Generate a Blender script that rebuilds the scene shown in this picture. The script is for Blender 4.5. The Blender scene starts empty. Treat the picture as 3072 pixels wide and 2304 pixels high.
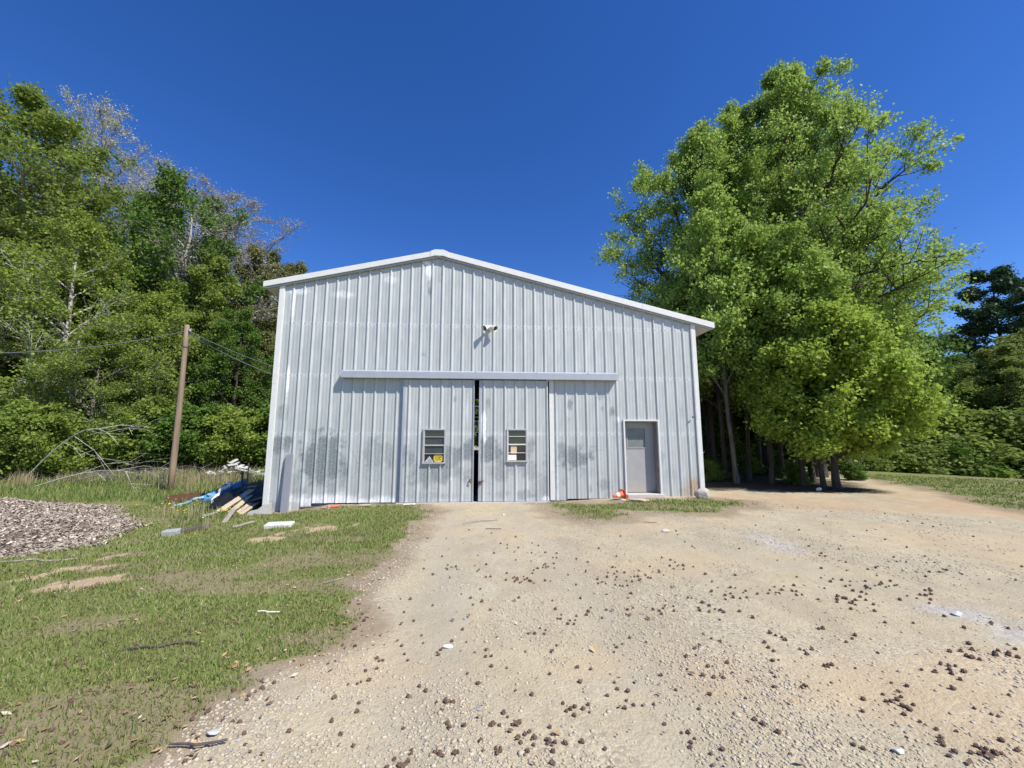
import bpy, math, random
import numpy as np
from mathutils import Vector, Matrix

sc = bpy.context.scene
R = math.radians
# ------------------------------------------------------------------ camera
CAM = np.array([5.818, -11.665, 1.70]); PITCH = 0.1368; YAW = 0.07058; FPX = 1211.8
cd = bpy.data.cameras.new("camera"); cam = bpy.data.objects.new("camera", cd)
sc.collection.objects.link(cam); sc.camera = cam
cd.sensor_width = 36; cd.lens = FPX * 36 / 3072; cd.clip_start = 0.05; cd.clip_end = 3000
cam.location = CAM; cam.rotation_euler = (math.pi / 2 + PITCH, 0, -YAW)
# ------------------------------------------------------------------ light
SUN = Vector((1.18, -1.0, 1.86)).normalized()          # direction towards the sun
EL = math.asin(SUN.z); AZ = math.atan2(SUN.x, SUN.y)   # azimuth clockwise from +Y
w = bpy.data.worlds.new("World"); sc.world = w; w.use_nodes = True
wt = w.node_tree; wt.nodes.clear()
sky = wt.nodes.new('ShaderNodeTexSky'); sky.sky_type = 'NISHITA'; sky.sun_disc = False
sky.sun_elevation = EL; sky.sun_rotation = AZ
sky.altitude = 1500; sky.air_density = 1.0; sky.dust_density = 0.2; sky.ozone_density = 4.0
hs = wt.nodes.new('ShaderNodeHueSaturation'); hs.inputs['Saturation'].default_value = 1.27; hs.inputs['Hue'].default_value = 0.514; hs.inputs['Value'].default_value = 1.6
bg = wt.nodes.new('ShaderNodeBackground'); bg.inputs[1].default_value = 0.085
wo = wt.nodes.new('ShaderNodeOutputWorld')
wt.links.new(sky.outputs[0], hs.inputs['Color']); wt.links.new(hs.outputs[0], bg.inputs[0]); wt.links.new(bg.outputs[0], wo.inputs[0])
sd = bpy.data.lights.new("sun", 'SUN'); sd.energy = 4.8; sd.angle = R(0.53); sd.color = (1.0, 0.955, 0.88)
so = bpy.data.objects.new("sun", sd); sc.collection.objects.link(so)
so.rotation_euler = SUN.to_track_quat('Z', 'Y').to_euler(); so.location = (20, -20, 30)
sc.view_settings.view_transform = 'Standard'; sc.view_settings.look = 'None'
sc.view_settings.exposure = 0.42; sc.view_settings.gamma = 1
sc.render.resolution_x = 1024; sc.render.resolution_y = 768

rng = np.random.default_rng(7); random.seed(7)
C = sc.collection

# ------------------------------------------------------------------ object helpers
def tag(o, label=None, cat=None, group=None, kind=None):
    if label: o['label'] = label
    if cat: o['category'] = cat
    if group: o['group'] = group
    if kind: o['kind'] = kind
    return o
def thing(name, label, cat, loc=(0, 0, 0), rz=0.0, group=None):
    o = bpy.data.objects.new(name, None); C.objects.link(o); o.empty_display_size = 0.2
    o.location = loc; o.rotation_euler = (0, 0, rz)
    return tag(o, label, cat, group)
def np_mesh(name, V, F, mats, smooth=False, mat_idx=None):
    """V (n,3); F (m,k) array, or list of arrays of different k"""
    me = bpy.data.meshes.new(name)
    if not (isinstance(F, list) and isinstance(F[0], np.ndarray)): F = [np.array(F)]
    F = [np.asarray(f, dtype=np.int32) for f in F if len(f)]
    V = np.asarray(V, dtype=np.float32)
    nl = sum(f.size for f in F); nf = sum(len(f) for f in F)
    me.vertices.add(len(V)); me.vertices.foreach_set('co', V.ravel())
    me.loops.add(nl); me.loops.foreach_set('vertex_index', np.concatenate([f.ravel() for f in F]))
    tot = np.concatenate([np.full(len(f), f.shape[1], dtype=np.int32) for f in F])
    me.polygons.add(nf); me.polygons.foreach_set('loop_start', np.concatenate([[0], np.cumsum(tot)[:-1]]).astype(np.int32))
    try: me.polygons.foreach_set('loop_total', tot)
    except Exception: pass
    if smooth: me.polygons.foreach_set('use_smooth', np.ones(nf, dtype=bool))
    if mat_idx is not None: me.polygons.foreach_set('material_index', np.asarray(mat_idx, dtype=np.int32))
    for m in (mats if isinstance(mats, (list, tuple)) else [mats]): me.materials.append(m)
    me.update(calc_edges=True); me.validate()
    return me
def obj(name, me, parent=None, loc=None, rot=None):
    o = bpy.data.objects.new(name, me); C.objects.link(o)
    if parent is not None: o.parent = parent
    if loc is not None: o.location = loc
    if rot is not None: o.rotation_euler = rot
    return o
def attr(me, name, vals, dom='POINT'):
    a = me.attributes.new(name, 'FLOAT', dom); a.data.foreach_set('value', np.asarray(vals, dtype=np.float32))
class MB:
    """collects simple solids, builds one mesh"""
    def __init__(s): s.v = []; s.f = []; s.n = 0
    def add(s, V, F):
        V = np.asarray(V, float); s.v.append(V)
        for f in F: s.f.append([i + s.n for i in f])
        s.n += len(V); return s
    def box(s, x0, x1, y0, y1, z0, z1, M=None, bev=0.0):
        if bev > 0:
            b = bev; V = []; 
            for sx in (0, 1):
                for sy in (0, 1):
                    for sz in (0, 1):
                        X = (x0, x1)[sx]; Y = (y0, y1)[sy]; Z = (z0, z1)[sz]
                        dx = b if sx == 0 else -b; dy = b if sy == 0 else -b; dz = b if sz == 0 else -b
                        V += [(X, Y + dy, Z + dz), (X + dx, Y, Z + dz), (X + dx, Y + dy, Z)]
            import bmesh
            bm = bmesh.new(); vs = [bm.verts.new(v) for v in V]
            r = bmesh.ops.convex_hull(bm, input=vs); bm.verts.index_update()
            VV = [v.co[:] for v in bm.verts]; FF = [[v.index for v in f.verts] for f in bm.faces]; bm.free()
            V, F = np.array(VV), FF
        else:
            V = np.array([(x, y, z) for x in (x0, x1) for y in (y0, y1) for z in (z0, z1)], float)
            F = [(0, 1, 3, 2), (4, 6, 7, 5), (0, 4, 5, 1), (2, 3, 7, 6), (0, 2, 6, 4), (1, 5, 7, 3)]
        if M is not None: V = V @ np.array(M.to_3x3()).T + np.array(M.translation)
        return s.add(V, F)
    def prism(s, poly, y0, y1):
        """polygon in (x,z), extruded along y"""
        n = len(poly); V = [(p[0], y0, p[1]) for p in poly] + [(p[0], y1, p[1]) for p in poly]
        F = [list(range(n)), list(range(2 * n - 1, n - 1, -1))] + [[i, i + n, (i + 1) % n + n, (i + 1) % n] for i in range(n)]
        return s.add(V, F)
    def tube(s, pts, rad, sides=8, cap=True):
        P = np.array(pts, float)[None]; r = np.array(rad, float)
        if r.ndim == 0: r = np.full(P.shape[1], float(r))
        V, F = tubes(P, r[None], sides); F = F.tolist()
        if cap:
            K = P.shape[1]; F.append(list(range(sides))[::-1]); F.append([(K - 1) * sides + i for i in range(sides)])
        return s.add(V, F)
    def build(s, name, mat, parent=None, loc=None, rot=None, smooth=False):
        me = bpy.data.meshes.new(name); me.from_pydata(np.concatenate(s.v).tolist(), [], s.f)
        for m in (mat if isinstance(mat, (list, tuple)) else [mat]): me.materials.append(m)
        if smooth:
            for p in me.polygons: p.use_smooth = True
        me.update()
        return obj(name, me, parent, loc, rot)
def tubes(P, Rr, S):
    """P (n,K,3) polylines, Rr (n,K) radii -> quads"""
    n, K, _ = P.shape
    T = np.empty_like(P); T[:, 1:-1] = P[:, 2:] - P[:, :-2]; T[:, 0] = P[:, 1] - P[:, 0]; T[:, -1] = P[:, -1] - P[:, -2]
    T /= np.linalg.norm(T, axis=2, keepdims=True) + 1e-9
    D = T.mean(axis=1, keepdims=True)
    ref = np.where(np.abs(D[..., 2:3]) > 0.8, np.array([1., 0, 0]), np.array([0, 0, 1.]))
    A = np.cross(T, np.broadcast_to(ref, T.shape)); A /= np.linalg.norm(A, axis=2, keepdims=True) + 1e-9
    B = np.cross(T, A)
    a = np.arange(S) * 2 * np.pi / S
    V = P[:, :, None] + Rr[:, :, None, None] * (A[:, :, None] * np.cos(a)[:, None] + B[:, :, None] * np.sin(a)[:, None])
    i = np.arange(n)[:, None, None] * K * S; k = np.arange(K - 1)[None, :, None] * S; s = np.arange(S)[None, None]
    s2 = (s + 1) % S
    F = np.stack([i + k + s, i + k + s2, i + k + S + s2, i + k + S + s], axis=-1).reshape(-1, 4)
    return V.reshape(-1, 3), F

# ------------------------------------------------------------------ numpy noise
_L = np.random.default_rng(3).random((256, 256))
def vnoise(x, y):
    x = np.asarray(x, float); y = np.asarray(y, float)
    xi = np.floor(x).astype(int); yi = np.floor(y).astype(int); fx = x - xi; fy = y - yi
    fx = fx * fx * (3 - 2 * fx); fy = fy * fy * (3 - 2 * fy)
    a = _L[xi & 255, yi & 255]; b = _L[(xi + 1) & 255, yi & 255]; c = _L[xi & 255, (yi + 1) & 255]; d = _L[(xi + 1) & 255, (yi + 1) & 255]
    return (a * (1 - fx) + b * fx) * (1 - fy) + (c * (1 - fx) + d * fx) * fy
def fbm(x, y, o=4):
    s = 0; a = 0.5; t = 0
    for i in range(o):
        s = s + a * vnoise(x * 2 ** i + 17.3 * i, y * 2 ** i + 5.1 * i); t += a; a *= 0.55
    return s / t
def sstep(a, b, x):
    t = np.clip((x - a) / (b - a), 0, 1); return t * t * (3 - 2 * t)

# ------------------------------------------------------------------ material helpers
class NT:
    def __init__(s, name):
        s.m = bpy.data.materials.new(name); s.m.use_nodes = True; s.t = s.m.node_tree
        s.p = s.t.nodes['Principled BSDF']; s.out = s.t.nodes['Material Output']
    def n(s, t, **k):
        nd = s.t.nodes.new('ShaderNode' + t)
        for a, b in k.items():
            if a.startswith('i_'):
                key = a[2:]; key = int(key) if key.isdigit() else key.replace('_', ' ')
                s.set(nd.inputs[key], b)
            else: setattr(nd, a, b)
        return nd
    def set(s, sock, v):
        if isinstance(v, bpy.types.NodeSocket): s.t.links.new(v, sock)
        elif isinstance(v, bpy.types.Node): s.t.links.new(v.outputs[0], sock)
        else:
            if sock.type == 'RGBA' and isinstance(v, (tuple, list)) and len(v) == 3: v = (*v, 1)
            sock.default_value = v
    def obj(s): return s.n('TexCoord').outputs['Object']
    def geo(s): return s.n('NewGeometry')
    def scale(s, v, sx, sy, sz): return s.n('VectorMath', operation='MULTIPLY', i_0=v, i_1=(sx, sy, sz)).outputs[0]
    def noise(s, v, sc=5, det=4, rough=.55, dist=0): return s.n('TexNoise', i_Vector=v, i_Scale=sc, i_Detail=det, i_Roughness=rough, i_Distortion=dist).outputs[0]
    def math(s, op, a, b=0.0, clamp=False): return s.n('Math', operation=op, i_0=a, i_1=b, use_clamp=clamp).outputs[0]
    def rng(s, v, a, b, c=0., d=1.): return s.n('MapRange', i_0=v, i_1=a, i_2=b, i_3=c, i_4=d).outputs[0]
    def mix(s, f, a, b, mode='MIX'):
        nd = s.n('Mix', data_type='RGBA', blend_type=mode)
        s.set(nd.inputs[0], f); s.set(nd.inputs[6], a); s.set(nd.inputs[7], b); return nd.outputs[2]
    def attr(s, name): return s.n('Attribute', attribute_name=name).outputs['Fac']
    def ramp(s, f, stops):
        nd = s.n('ValToRGB'); s.set(nd.inputs[0], f); e = nd.color_ramp.elements
        while len(e) < len(stops): e.new(0.5)
        for el, (p, c) in zip(e, stops): el.position = p; el.color = (*c, 1) if len(c) == 3 else c
        return nd.outputs[0]
    def bump(s, h, strength=.3, dist=.02): 
        b = s.n('Bump', i_Strength=strength, i_Distance=dist, i_Height=h); s.set(s.p.inputs['Normal'], b); return s
    def base(s, c): s.set(s.p.inputs['Base Color'], c); return s
    def P(s, **k):
        for a, b in k.items(): s.set(s.p.inputs[a.replace('_', ' ')], b)
        return s
def simple(name, col, rough=.7, metal=0., var=.25, sc=8, bump=.2, bd=.01):
    m = NT(name); v = m.obj(); f = m.noise(v, sc, 5)
    a = tuple(c * (1 - var) for c in col); b = tuple(min(1, c * (1 + var)) for c in col)
    m.base(m.mix(f, a, b)).P(Roughness=rough, Metallic=metal); m.bump(m.noise(v, sc * 4, 4), bump, bd)
    return m.m
def wood(name, col, dark, sc=(3, 40, 40), rough=.85):
    m = NT(name); v = m.scale(m.obj(), *sc); f = m.noise(v, 1.0, 6, .65, .4)
    m.base(m.ramp(f, [(.25, dark), (.55, col), (.8, tuple(min(1, c * 1.2) for c in col))])).P(Roughness=rough); m.bump(f, .5, .01); return m.m
def leafmat(name, dark, light, trans=.35, rough=.45, sp=.3):
    m = NT(name); g = m.geo(); r = g.outputs['Random Per Island']
    c = m.mix(r, dark, light)
    c = m.mix(m.rng(m.noise(m.obj(), .9, 3), .35, .7), c, m.mix(.5, c, light))
    m.base(c).P(Roughness=rough, Specular_IOR_Level=sp)
    tr = m.n('BsdfTranslucent', i_Color=m.mix(.5, c, tuple(min(1, x * 1.3) for x in light)))
    mx = m.n('MixShader', i_0=trans, i_1=m.p.outputs[0], i_2=tr.outputs[0])
    m.t.links.new(mx.outputs[0], m.out.inputs[0]); return m.m
def bark(name, a, b, sc=6):
    m = NT(name); v = m.scale(m.obj(), 6, 6, 1.2); f = m.noise(v, sc / 4, 6, .65)
    m.base(m.ramp(f, [(.3, a), (.7, b)])).P(Roughness=.9); m.bump(f, .8, .03); return m.m

# ------------------------------------------------------------------ terrain
_zx = np.array([[-60, -.35], [-12, -.38], [-4, -.33], [0, -.22], [.6, -.2], [1.1, -.13], [1.7, -.045], [3.5, -.035], [7.7, -.03], [8.5, 0.0], [9.7, .05], [10.6, .085], [12.3, .06], [16, .05], [60, .05]])
def terr(x, y):
    x = np.asarray(x, float); y = np.asarray(y, float)
    z = np.interp(x, _zx[:, 0], _zx[:, 1])
    k = 1 - 0.75 * sstep(-2.5, -9, y)
    z = z * k + .01 * (1 - k)
    z = z + sstep(3, 18, y) * .55 * sstep(1, -6, x)                       # field rises to the wood on the left
    # crest on the right: beyond it the ground falls away
    d = (x * 0.86 + y * 0.50) - (26.9 * .86 + 6.3 * .5)
    z = z - 3.0 * sstep(0, 16, d) * sstep(12, 18, x)
    z = z + .05 * (fbm(x * .35 + 9, y * .35) - .5) * sstep(0, 1.5, np.abs(y + .6)) 
    # shallow wheel ruts
    z = z - .018 * np.exp(-((x - 5.3 - .1 * np.sin(y)) / .35) ** 2) * sstep(-1, -3, y) - .018 * np.exp(-((x - 7.0) / .35) ** 2) * sstep(-1, -3, y)
    return z
def tz(x, y): return float(terr(x, y))
# view directions, used once to survey where the things of the photograph stand on the terrain
_cy, _sy = math.cos(YAW), math.sin(YAW)
FWD = np.array([_sy * math.cos(PITCH), _cy * math.cos(PITCH), math.sin(PITCH)]); RGT = np.array([_cy, -_sy, 0.]); UP = np.cross(RGT, FWD)
def ray(px, py): return FWD + RGT * (px - 1536) / FPX + UP * (1152 - py) / FPX
def gp(px, py):
    d = ray(px, py); t0 = 1.0
    P = CAM.copy(); t = 1.2
    for i in range(4000):
        P = CAM + d * t
        if P[2] <= tz(P[0], P[1]): break
        t *= 1.004
    return float(P[0]), float(P[1])
def at(px, depth, py=1310):
    """plan position at that distance along the view heading"""
    d = ray(px, py); h = d[0] * _sy + d[1] * _cy
    P = CAM + d * depth / h; return float(P[0]), float(P[1])
def zat(px, py, depth):
    d = ray(px, py); h = d[0] * _sy + d[1] * _cy
    return float((CAM + d * depth / h)[2])
def pinpoly(poly, x, y):
    poly = np.asarray(poly, float); n = len(poly); ins = np.zeros(x.shape, bool); dm = np.full(x.shape, 1e9)
    for i in range(n):
        a = poly[i]; b = poly[(i + 1) % n]
        c = ((a[1] > y) != (b[1] > y)) & (x < (b[0] - a[0]) * (y - a[1]) / (b[1] - a[1] + 1e-12) + a[0]); ins ^= c
        e = b - a; t = np.clip(((x - a[0]) * e[0] + (y - a[1]) * e[1]) / (e @ e + 1e-12), 0, 1)
        dm = np.minimum(dm, np.hypot(x - a[0] - t * e[0], y - a[1] - t * e[1]))
    return np.where(ins, dm, -dm)                                          # positive inside
GR_L = [(3.35, -.15), (4.15, -.25), (4.5, -1.4), (4.45, -3.6), (4.35, -5.4), (4.3, -6.3), (4.3, -7.05), (4.7, -7.6), (4.5, -7.95), (4.12, -8.25), (4.15, -8.7), (4.08, -9.2), (3.95, -10), (3.6, -12), (3, -40), (-80, -40), (-80, 80), (-.3, 80), (-.3, .2), (0.5, -.4), (1.2, -.6), (2.4, -.55)]
GR_P = [(7.55, -.1), (7.5, -1.0), (7.75, -2.1), (8.0, -2.9), (8.6, -2.75), (9.0, -1.9), (9.6, -2.1), (10.4, -2.6), (11.3, -2.4), (12.2, -2.0), (12.6, -1.2), (12.0, -.7), (11.2, -.75), (9.8, -.7), (9.2, -1.0), (8.4, -.75), (8.0, -.1)]
GR_R = [(21, 8.5), (23, 6.3), (21.6, 3.0), (20.1, .2), (18.3, -2.7), (17, -12), (17, -40), (90, -40), (90, 90), (30, 90)]
MULCH = [(-9.5, 3.2), (-5.5, 1.9), (-4.0, 0.3), (-2.2, -1.3), (-1.75, -2.6), (-1.5, -3.3), (-2.0, -4.0), (-2.6, -4.4), (-9, -4.5), (-14, -2)]
PATCHES = [((160, 1770), (320, 1745), .55, .25), ((330, 1680), (130, 1725), .5, .12), ((940, 1590), (1000, 1585), .5, .12), ((860, 1612), (800, 1620), .35, .1)]
def masks(x, y):
    n = fbm(x * 1.1, y * 1.1, 4) - .5; n2 = fbm(x * 4 + 31, y * 4, 3) - .5
    g = np.maximum(np.maximum(pinpoly(GR_L, x, y), pinpoly(GR_P, x, y)), pinpoly(GR_R, x, y))
    kd = np.clip(np.hypot(x - CAM[0], y - CAM[1]) / 8, .42, 1)
    g = g / kd
    grass = sstep(-.25, .35, g + n * 1.2 + n2 * .8)
    nearL = sstep(-2.5, -8.5, y) * (x < 6)
    worn = sstep(.50, .70, fbm(x * .9 + 3, y * 2.2, 5) + .07 * nearL) * .75
    soil = np.zeros_like(x)                                                # orange clay
    for a, b, r1, r2 in _PW:
        e = (b - a); L = np.hypot(*e) + 1e-6; u = e / L
        s = ((x - a[0]) * u[0] + (y - a[1]) * u[1]); q = np.abs(-(x - a[0]) * u[1] + (y - a[1]) * u[0])
        dd = np.hypot(np.maximum(np.maximum(-s, s - L), 0), q)
        soil = np.maximum(soil, .85 * sstep(r1 * .8, r2 * .2, dd + n * .7 + n2 * 1.2))
    grass = grass * (1 - soil) * (x * 0 + 1)
    # barn fringe bare strip and interior
    inside = (x > -.1) & (x < 12.3) & (y > .1) & (y < 18)
    # fallen leaves plus painted tree shade under the right wood; brown fringes of grass
    leaf_shade = sstep(-.8, 1.4, pinpoly([(12.7, 1.3), (14.5, .7), (16.4, .1), (18.8, .3), (20.4, 3.8), (21.5, 8.5), (26, 60), (-1, 60), (-1, 16), (12.6, 16)], x, y) + n * 1.6)
    leaf_shade = np.maximum(leaf_shade, sstep(15, 19, y) * (x < 3) * .8)
    clay = sstep(.3, 1.15, .8 * sstep(2.0, 0, np.abs(pinpoly(GR_R, x, y) + .5)) + 1.1 * n2 + .9 * np.exp(-((x - 14) / 3.6) ** 2 - ((y + .6) / 2.0) ** 2) + .5 * np.exp(-((x - 17) / 4) ** 2 - ((y + 2.5) / 2) ** 2) + n)
    fringe = sstep(-1.1, -.1, g + n) * sstep(.7, .1, g + n)
    return grass, worn, np.maximum(soil, clay * .75 * (1 - grass)), leaf_shade, fringe, inside
_PW = []
for a, b, r1, r2 in PATCHES:
    _PW.append((np.array(gp(*a)), np.array(gp(*b)), r1, r2))

def ground_mesh():
    def ax(a, b, s, lo, hi, g=1.18):
        m = list(np.arange(a, b, s)); st = s; p = a
        L = []
        while p > lo: st *= g; p -= st; L.append(p)
        st = s; p = m[-1]; H = []
        while p < hi: st *= g; p += st; H.append(p)
        return np.array(L[::-1] + m + H)
    X = ax(-5, 17, .05, -400, 500, 1.06); Y = ax(-10.5, 1.5, .05, -60, 600, 1.05)
    gx, gy = np.meshgrid(X, Y, indexing='ij'); x = gx.ravel(); y = gy.ravel()
    z = terr(x, y)
    z = z + (fbm(x * 2.2, y * 2.2, 4) - .5) * .03
    V = np.c_[x, y, z]; nx, ny = len(X), len(Y)
    i = (np.arange(nx - 1)[:, None] * ny + np.arange(ny - 1)[None]).ravel()
    F = np.c_[i, i + ny, i + ny + 1, i + 1]
    me = np_mesh('ground', V, F, ground_mat(), smooth=True)
    g, wn, so_, li, fr, ins = masks(x, y)
    for nm, a in (('grass', g), ('worn', wn), ('clay', so_), ('litter_shade', li), ('fringe', fr)): attr(me, nm, a)
    # grey crushed-stone patches
    gr = np.zeros_like(x)
    for (a, b, r_) in (((2250, 1612), (2400, 1660), .28), ((2890, 1850), (3050, 1900), .35), ((1380, 1740), (1400, 1790), .5), ((1430, 1560), (1500, 1700), .35)):
        a = np.array(gp(*a)); b = np.array(gp(*b)); e = b - a; L = np.hypot(*e); u = e / L
        s = ((x - a[0]) * u[0] + (y - a[1]) * u[1]); q = np.abs(-(x - a[0]) * u[1] + (y - a[1]) * u[0])
        k = .22 if a[0] < 8 else 1
        gr = np.maximum(gr, k * sstep(r_, .05, np.hypot(np.maximum(np.maximum(-s, s - L), 0), q) + (fbm(x * 3, y * 3) - .5) * .8))
    attr(me, 'chips', gr)
    cx = .12 * np.sin(y * .6) - .0 * y; wob = .5 * (fbm(x * 2, y * .5) - .5)
    tk = sum(np.exp(-(((x - c - cx - k_ * (y + 1) + wob) / .26) ** 2)) for c, k_ in ((5.2, -.02), (6.75, -.02), (7.6, -.42), (9.0, -.46), (11.5, -.9), (13.2, -1.0)))
    attr(me, 'track', np.clip(tk, 0, 1) * sstep(0, -1, y))
    return me
def ground_mat():
    m = NT('ground_soil'); v = m.obj()
    n1 = m.noise(v, .5, 6, .6); n2 = m.noise(v, 2.6, 6, .6); n3 = m.noise(v, 17, 5, .6); n4 = m.noise(v, 70, 3, .6)
    vo = m.n('TexVoronoi', i_Vector=v, i_Scale=48.0, i_Randomness=1.0); vc = m.n('SeparateColor', i_0=vo.outputs['Color']).outputs[0]
    vo2 = m.n('TexVoronoi', i_Vector=v, i_Scale=22.0); vc2 = m.n('SeparateColor', i_0=vo2.outputs['Color']).outputs[1]
    dirt = m.mix(m.rng(n1, .38, .62), (.415, .35, .225), (.37, .32, .22))
    dirt = m.mix(m.rng(n2, .35, .7), dirt, (.48, .41, .275))
    dirt = m.mix(m.math('MULTIPLY', m.rng(n3, .5, .75), .5), dirt, (.27, .22, .16))
    speck = m.ramp(vc, [(0, (.22, .19, .16)), (.18, (.34, .29, .20)), (.6, (.45, .39, .27)), (.85, (.55, .49, .36)), (1, (.30, .29, .28))])
    dirt = m.mix(m.math('MULTIPLY', m.rng(m.noise(v, .8, 5, .65), .42, .62), .75), dirt, speck)
    dirt = m.mix(m.math('MULTIPLY', m.rng(m.noise(m.scale(v, 1, .45, 1), 1.3, 6, .7), .47, .66), .6), dirt, (.32, .265, .185))
    dirt = m.mix(m.math('MULTIPLY', m.rng(m.noise(m.scale(v, .5, 1.2, 1), .55, 4, .6, .8), .5, .62), .38), dirt, (.50, .37, .22))
    dirt = m.mix(m.math('MULTIPLY', m.attr('track'), m.rng(n2, .3, .7, .25, .75)), dirt, (.36, .32, .24))
    chips = m.ramp(vc2, [(0, (.27, .28, .31)), (.6, (.42, .43, .46)), (1, (.60, .62, .66))])
    dirt = m.mix(m.math('MULTIPLY', m.attr('chips'), .4), dirt, chips)
    clay = m.mix(n2, (.40, .255, .14), (.46, .34, .22))
    gm = m.attr('grass'); fr = m.attr('fringe')
    col = m.mix(m.rng(m.math('ADD', m.attr('clay'), m.math('MULTIPLY', n3, .3)), .45, .95, 0, .8), dirt, clay)
    thatch = m.mix(n3, (.155, .115, .075), (.33, .26, .17))
    col = m.mix(m.rng(m.math('ADD', fr, m.math('MULTIPLY', n3, .8)), .75, 1.3, 0, .8), col, thatch)
    green = m.ramp(m.noise(v, 9, 5, .7), [(.3, (.10, .115, .04)), (.5, (.165, .18, .06)), (.66, (.23, .215, .10)), (.8, (.31, .26, .16))])
    green = m.mix(m.rng(n2, .3, .7), green, (.17, .20, .055))
    green = m.mix(m.attr('worn'), green, thatch)
    gf = m.rng(m.math('ADD', gm, m.math('MULTIPLY', m.math('SUBTRACT', m.noise(v, 12, 5, .7), .5), 1.0)), .3, .7)
    col = m.mix(gf, col, green)
    litter_shade = m.ramp(m.noise(v, 14, 5, .7), [(.3, (.03, .024, .015)), (.55, (.085, .065, .042)), (.75, (.20, .155, .10))])  # dark ramp for fallen leaves and the tree shade painted in with them
    col = m.mix(m.rng(m.math('ADD', m.attr('litter_shade'), m.math('MULTIPLY', m.math('SUBTRACT', n3, .5), .8)), .35, .75), col, litter_shade)
    m.base(col).P(Roughness=.95, Specular_IOR_Level=.15)
    h = m.math('ADD', m.math('MULTIPLY', n3, 1.2), m.math('ADD', m.math('MULTIPLY', n4, .45), m.math('MULTIPLY', vo.outputs['Distance'], -.5)))
    m.bump(h, .4, .025); return m.m
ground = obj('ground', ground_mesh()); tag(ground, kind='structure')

# ------------------------------------------------------------------ stones, grass (uncountable)
def logr(n, r0, r1, a0, a1):
    r = r0 * (r1 / r0) ** rng.random(n); a = a0 + (a1 - a0) * rng.random(n) - YAW
    # angles measured clockwise from +Y
    return CAM[0] + r * np.sin(a + 2 * YAW), CAM[1] + r * np.cos(a + 2 * YAW), r
def ico():
    t = (1 + 5 ** .5) / 2
    V = np.array([(-1, t, 0), (1, t, 0), (-1, -t, 0), (1, -t, 0), (0, -1, t), (0, 1, t), (0, -1, -t), (0, 1, -t), (t, 0, -1), (t, 0, 1), (-t, 0, -1), (-t, 0, 1)]) / math.hypot(1, t)
    F = np.array([(0, 11, 5), (0, 5, 1), (0, 1, 7), (0, 7, 10), (0, 10, 11), (1, 5, 9), (5, 11, 4), (11, 10, 2), (10, 7, 6), (7, 1, 8), (3, 9, 4), (3, 4, 2), (3, 2, 6), (3, 6, 8), (3, 8, 9), (4, 9, 5), (2, 4, 11), (6, 2, 10), (8, 6, 7), (9, 8, 1)])
    return V, F
IV, IF = ico()
def scatter_ico(x, y, z, sx, sy, sz, jit=.22, rot=None):
    n = len(x); V = IV[None] * (1 + (rng.random((n, 12, 1)) - .5) * 2 * jit) * np.stack([sx, sy, sz], -1)[:, None]
    a = rng.random(n) * 6.283 if rot is None else rot; c, s = np.cos(a)[:, None], np.sin(a)[:, None]
    X = V[..., 0] * c - V[..., 1] * s; Y = V[..., 0] * s + V[..., 1] * c
    V = np.stack([X + x[:, None], Y + y[:, None], V[..., 2] + z[:, None]], -1).reshape(-1, 3)
    F = (IF[None] + np.arange(n)[:, None, None] * 12).reshape(-1, 3); return V, F
def stonemat():
    m = NT('gravel_stone'); r = m.geo().outputs['Random Per Island']
    c = m.ramp(r, [(0, (.19, .17, .16)), (.08, (.38, .33, .23)), (.5, (.45, .39, .27)), (.8, (.54, .48, .35)), (.88, (.34, .28, .22)), (.95, (.30, .29, .28)), (1, (.58, .53, .44))])
    n = m.noise(m.obj(), 60, 3); m.base(m.mix(m.math('MULTIPLY', n, .4), c, (.42, .34, .24))).P(Roughness=.85); return m.m
N = 170000
x, y, r = logr(N, 2.0, 13, R(-56), R(58))
g, wn, so_, li, fr, ins = masks(x, y)
keep = (g < .25) & ~((x > -.2) & (x < 12.5) & (y > -.15)) & (rng.random(N) < .08 + 1.0 * sstep(.42, .62, fbm(x * .8 + 4, y * .8, 5)) - .35 * so_) & (li < .5) & (rng.random(N) > .7 * np.exp(-((x - 5.2) / .3) ** 2) + .7 * np.exp(-((x - 6.8) / .3) ** 2))
x, y, r = x[keep], y[keep], r[keep]
s = (.0028 + .0085 * rng.random(len(x)) ** 3.2) * (1 + .05 * r); big = rng.random(len(x)) < .012; s = np.where(big, s * 1.9, s)
sx = s * (.8 + .5 * rng.random(len(x))); sy = s * (.8 + .6 * rng.random(len(x))); sz = s * (.35 + .35 * rng.random(len(x)))
zz = terr(x, y) + (fbm(x * 2.2, y * 2.2, 4) - .5) * .03
V, F = scatter_ico(x, y, zz + sz * .25, sx, sy, sz)
o = obj('gravel', np_mesh('gravel', V, F, stonemat())); tag(o, 'loose pale gravel stones strewn over the dirt yard', 'gravel', kind='stuff')

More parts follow.
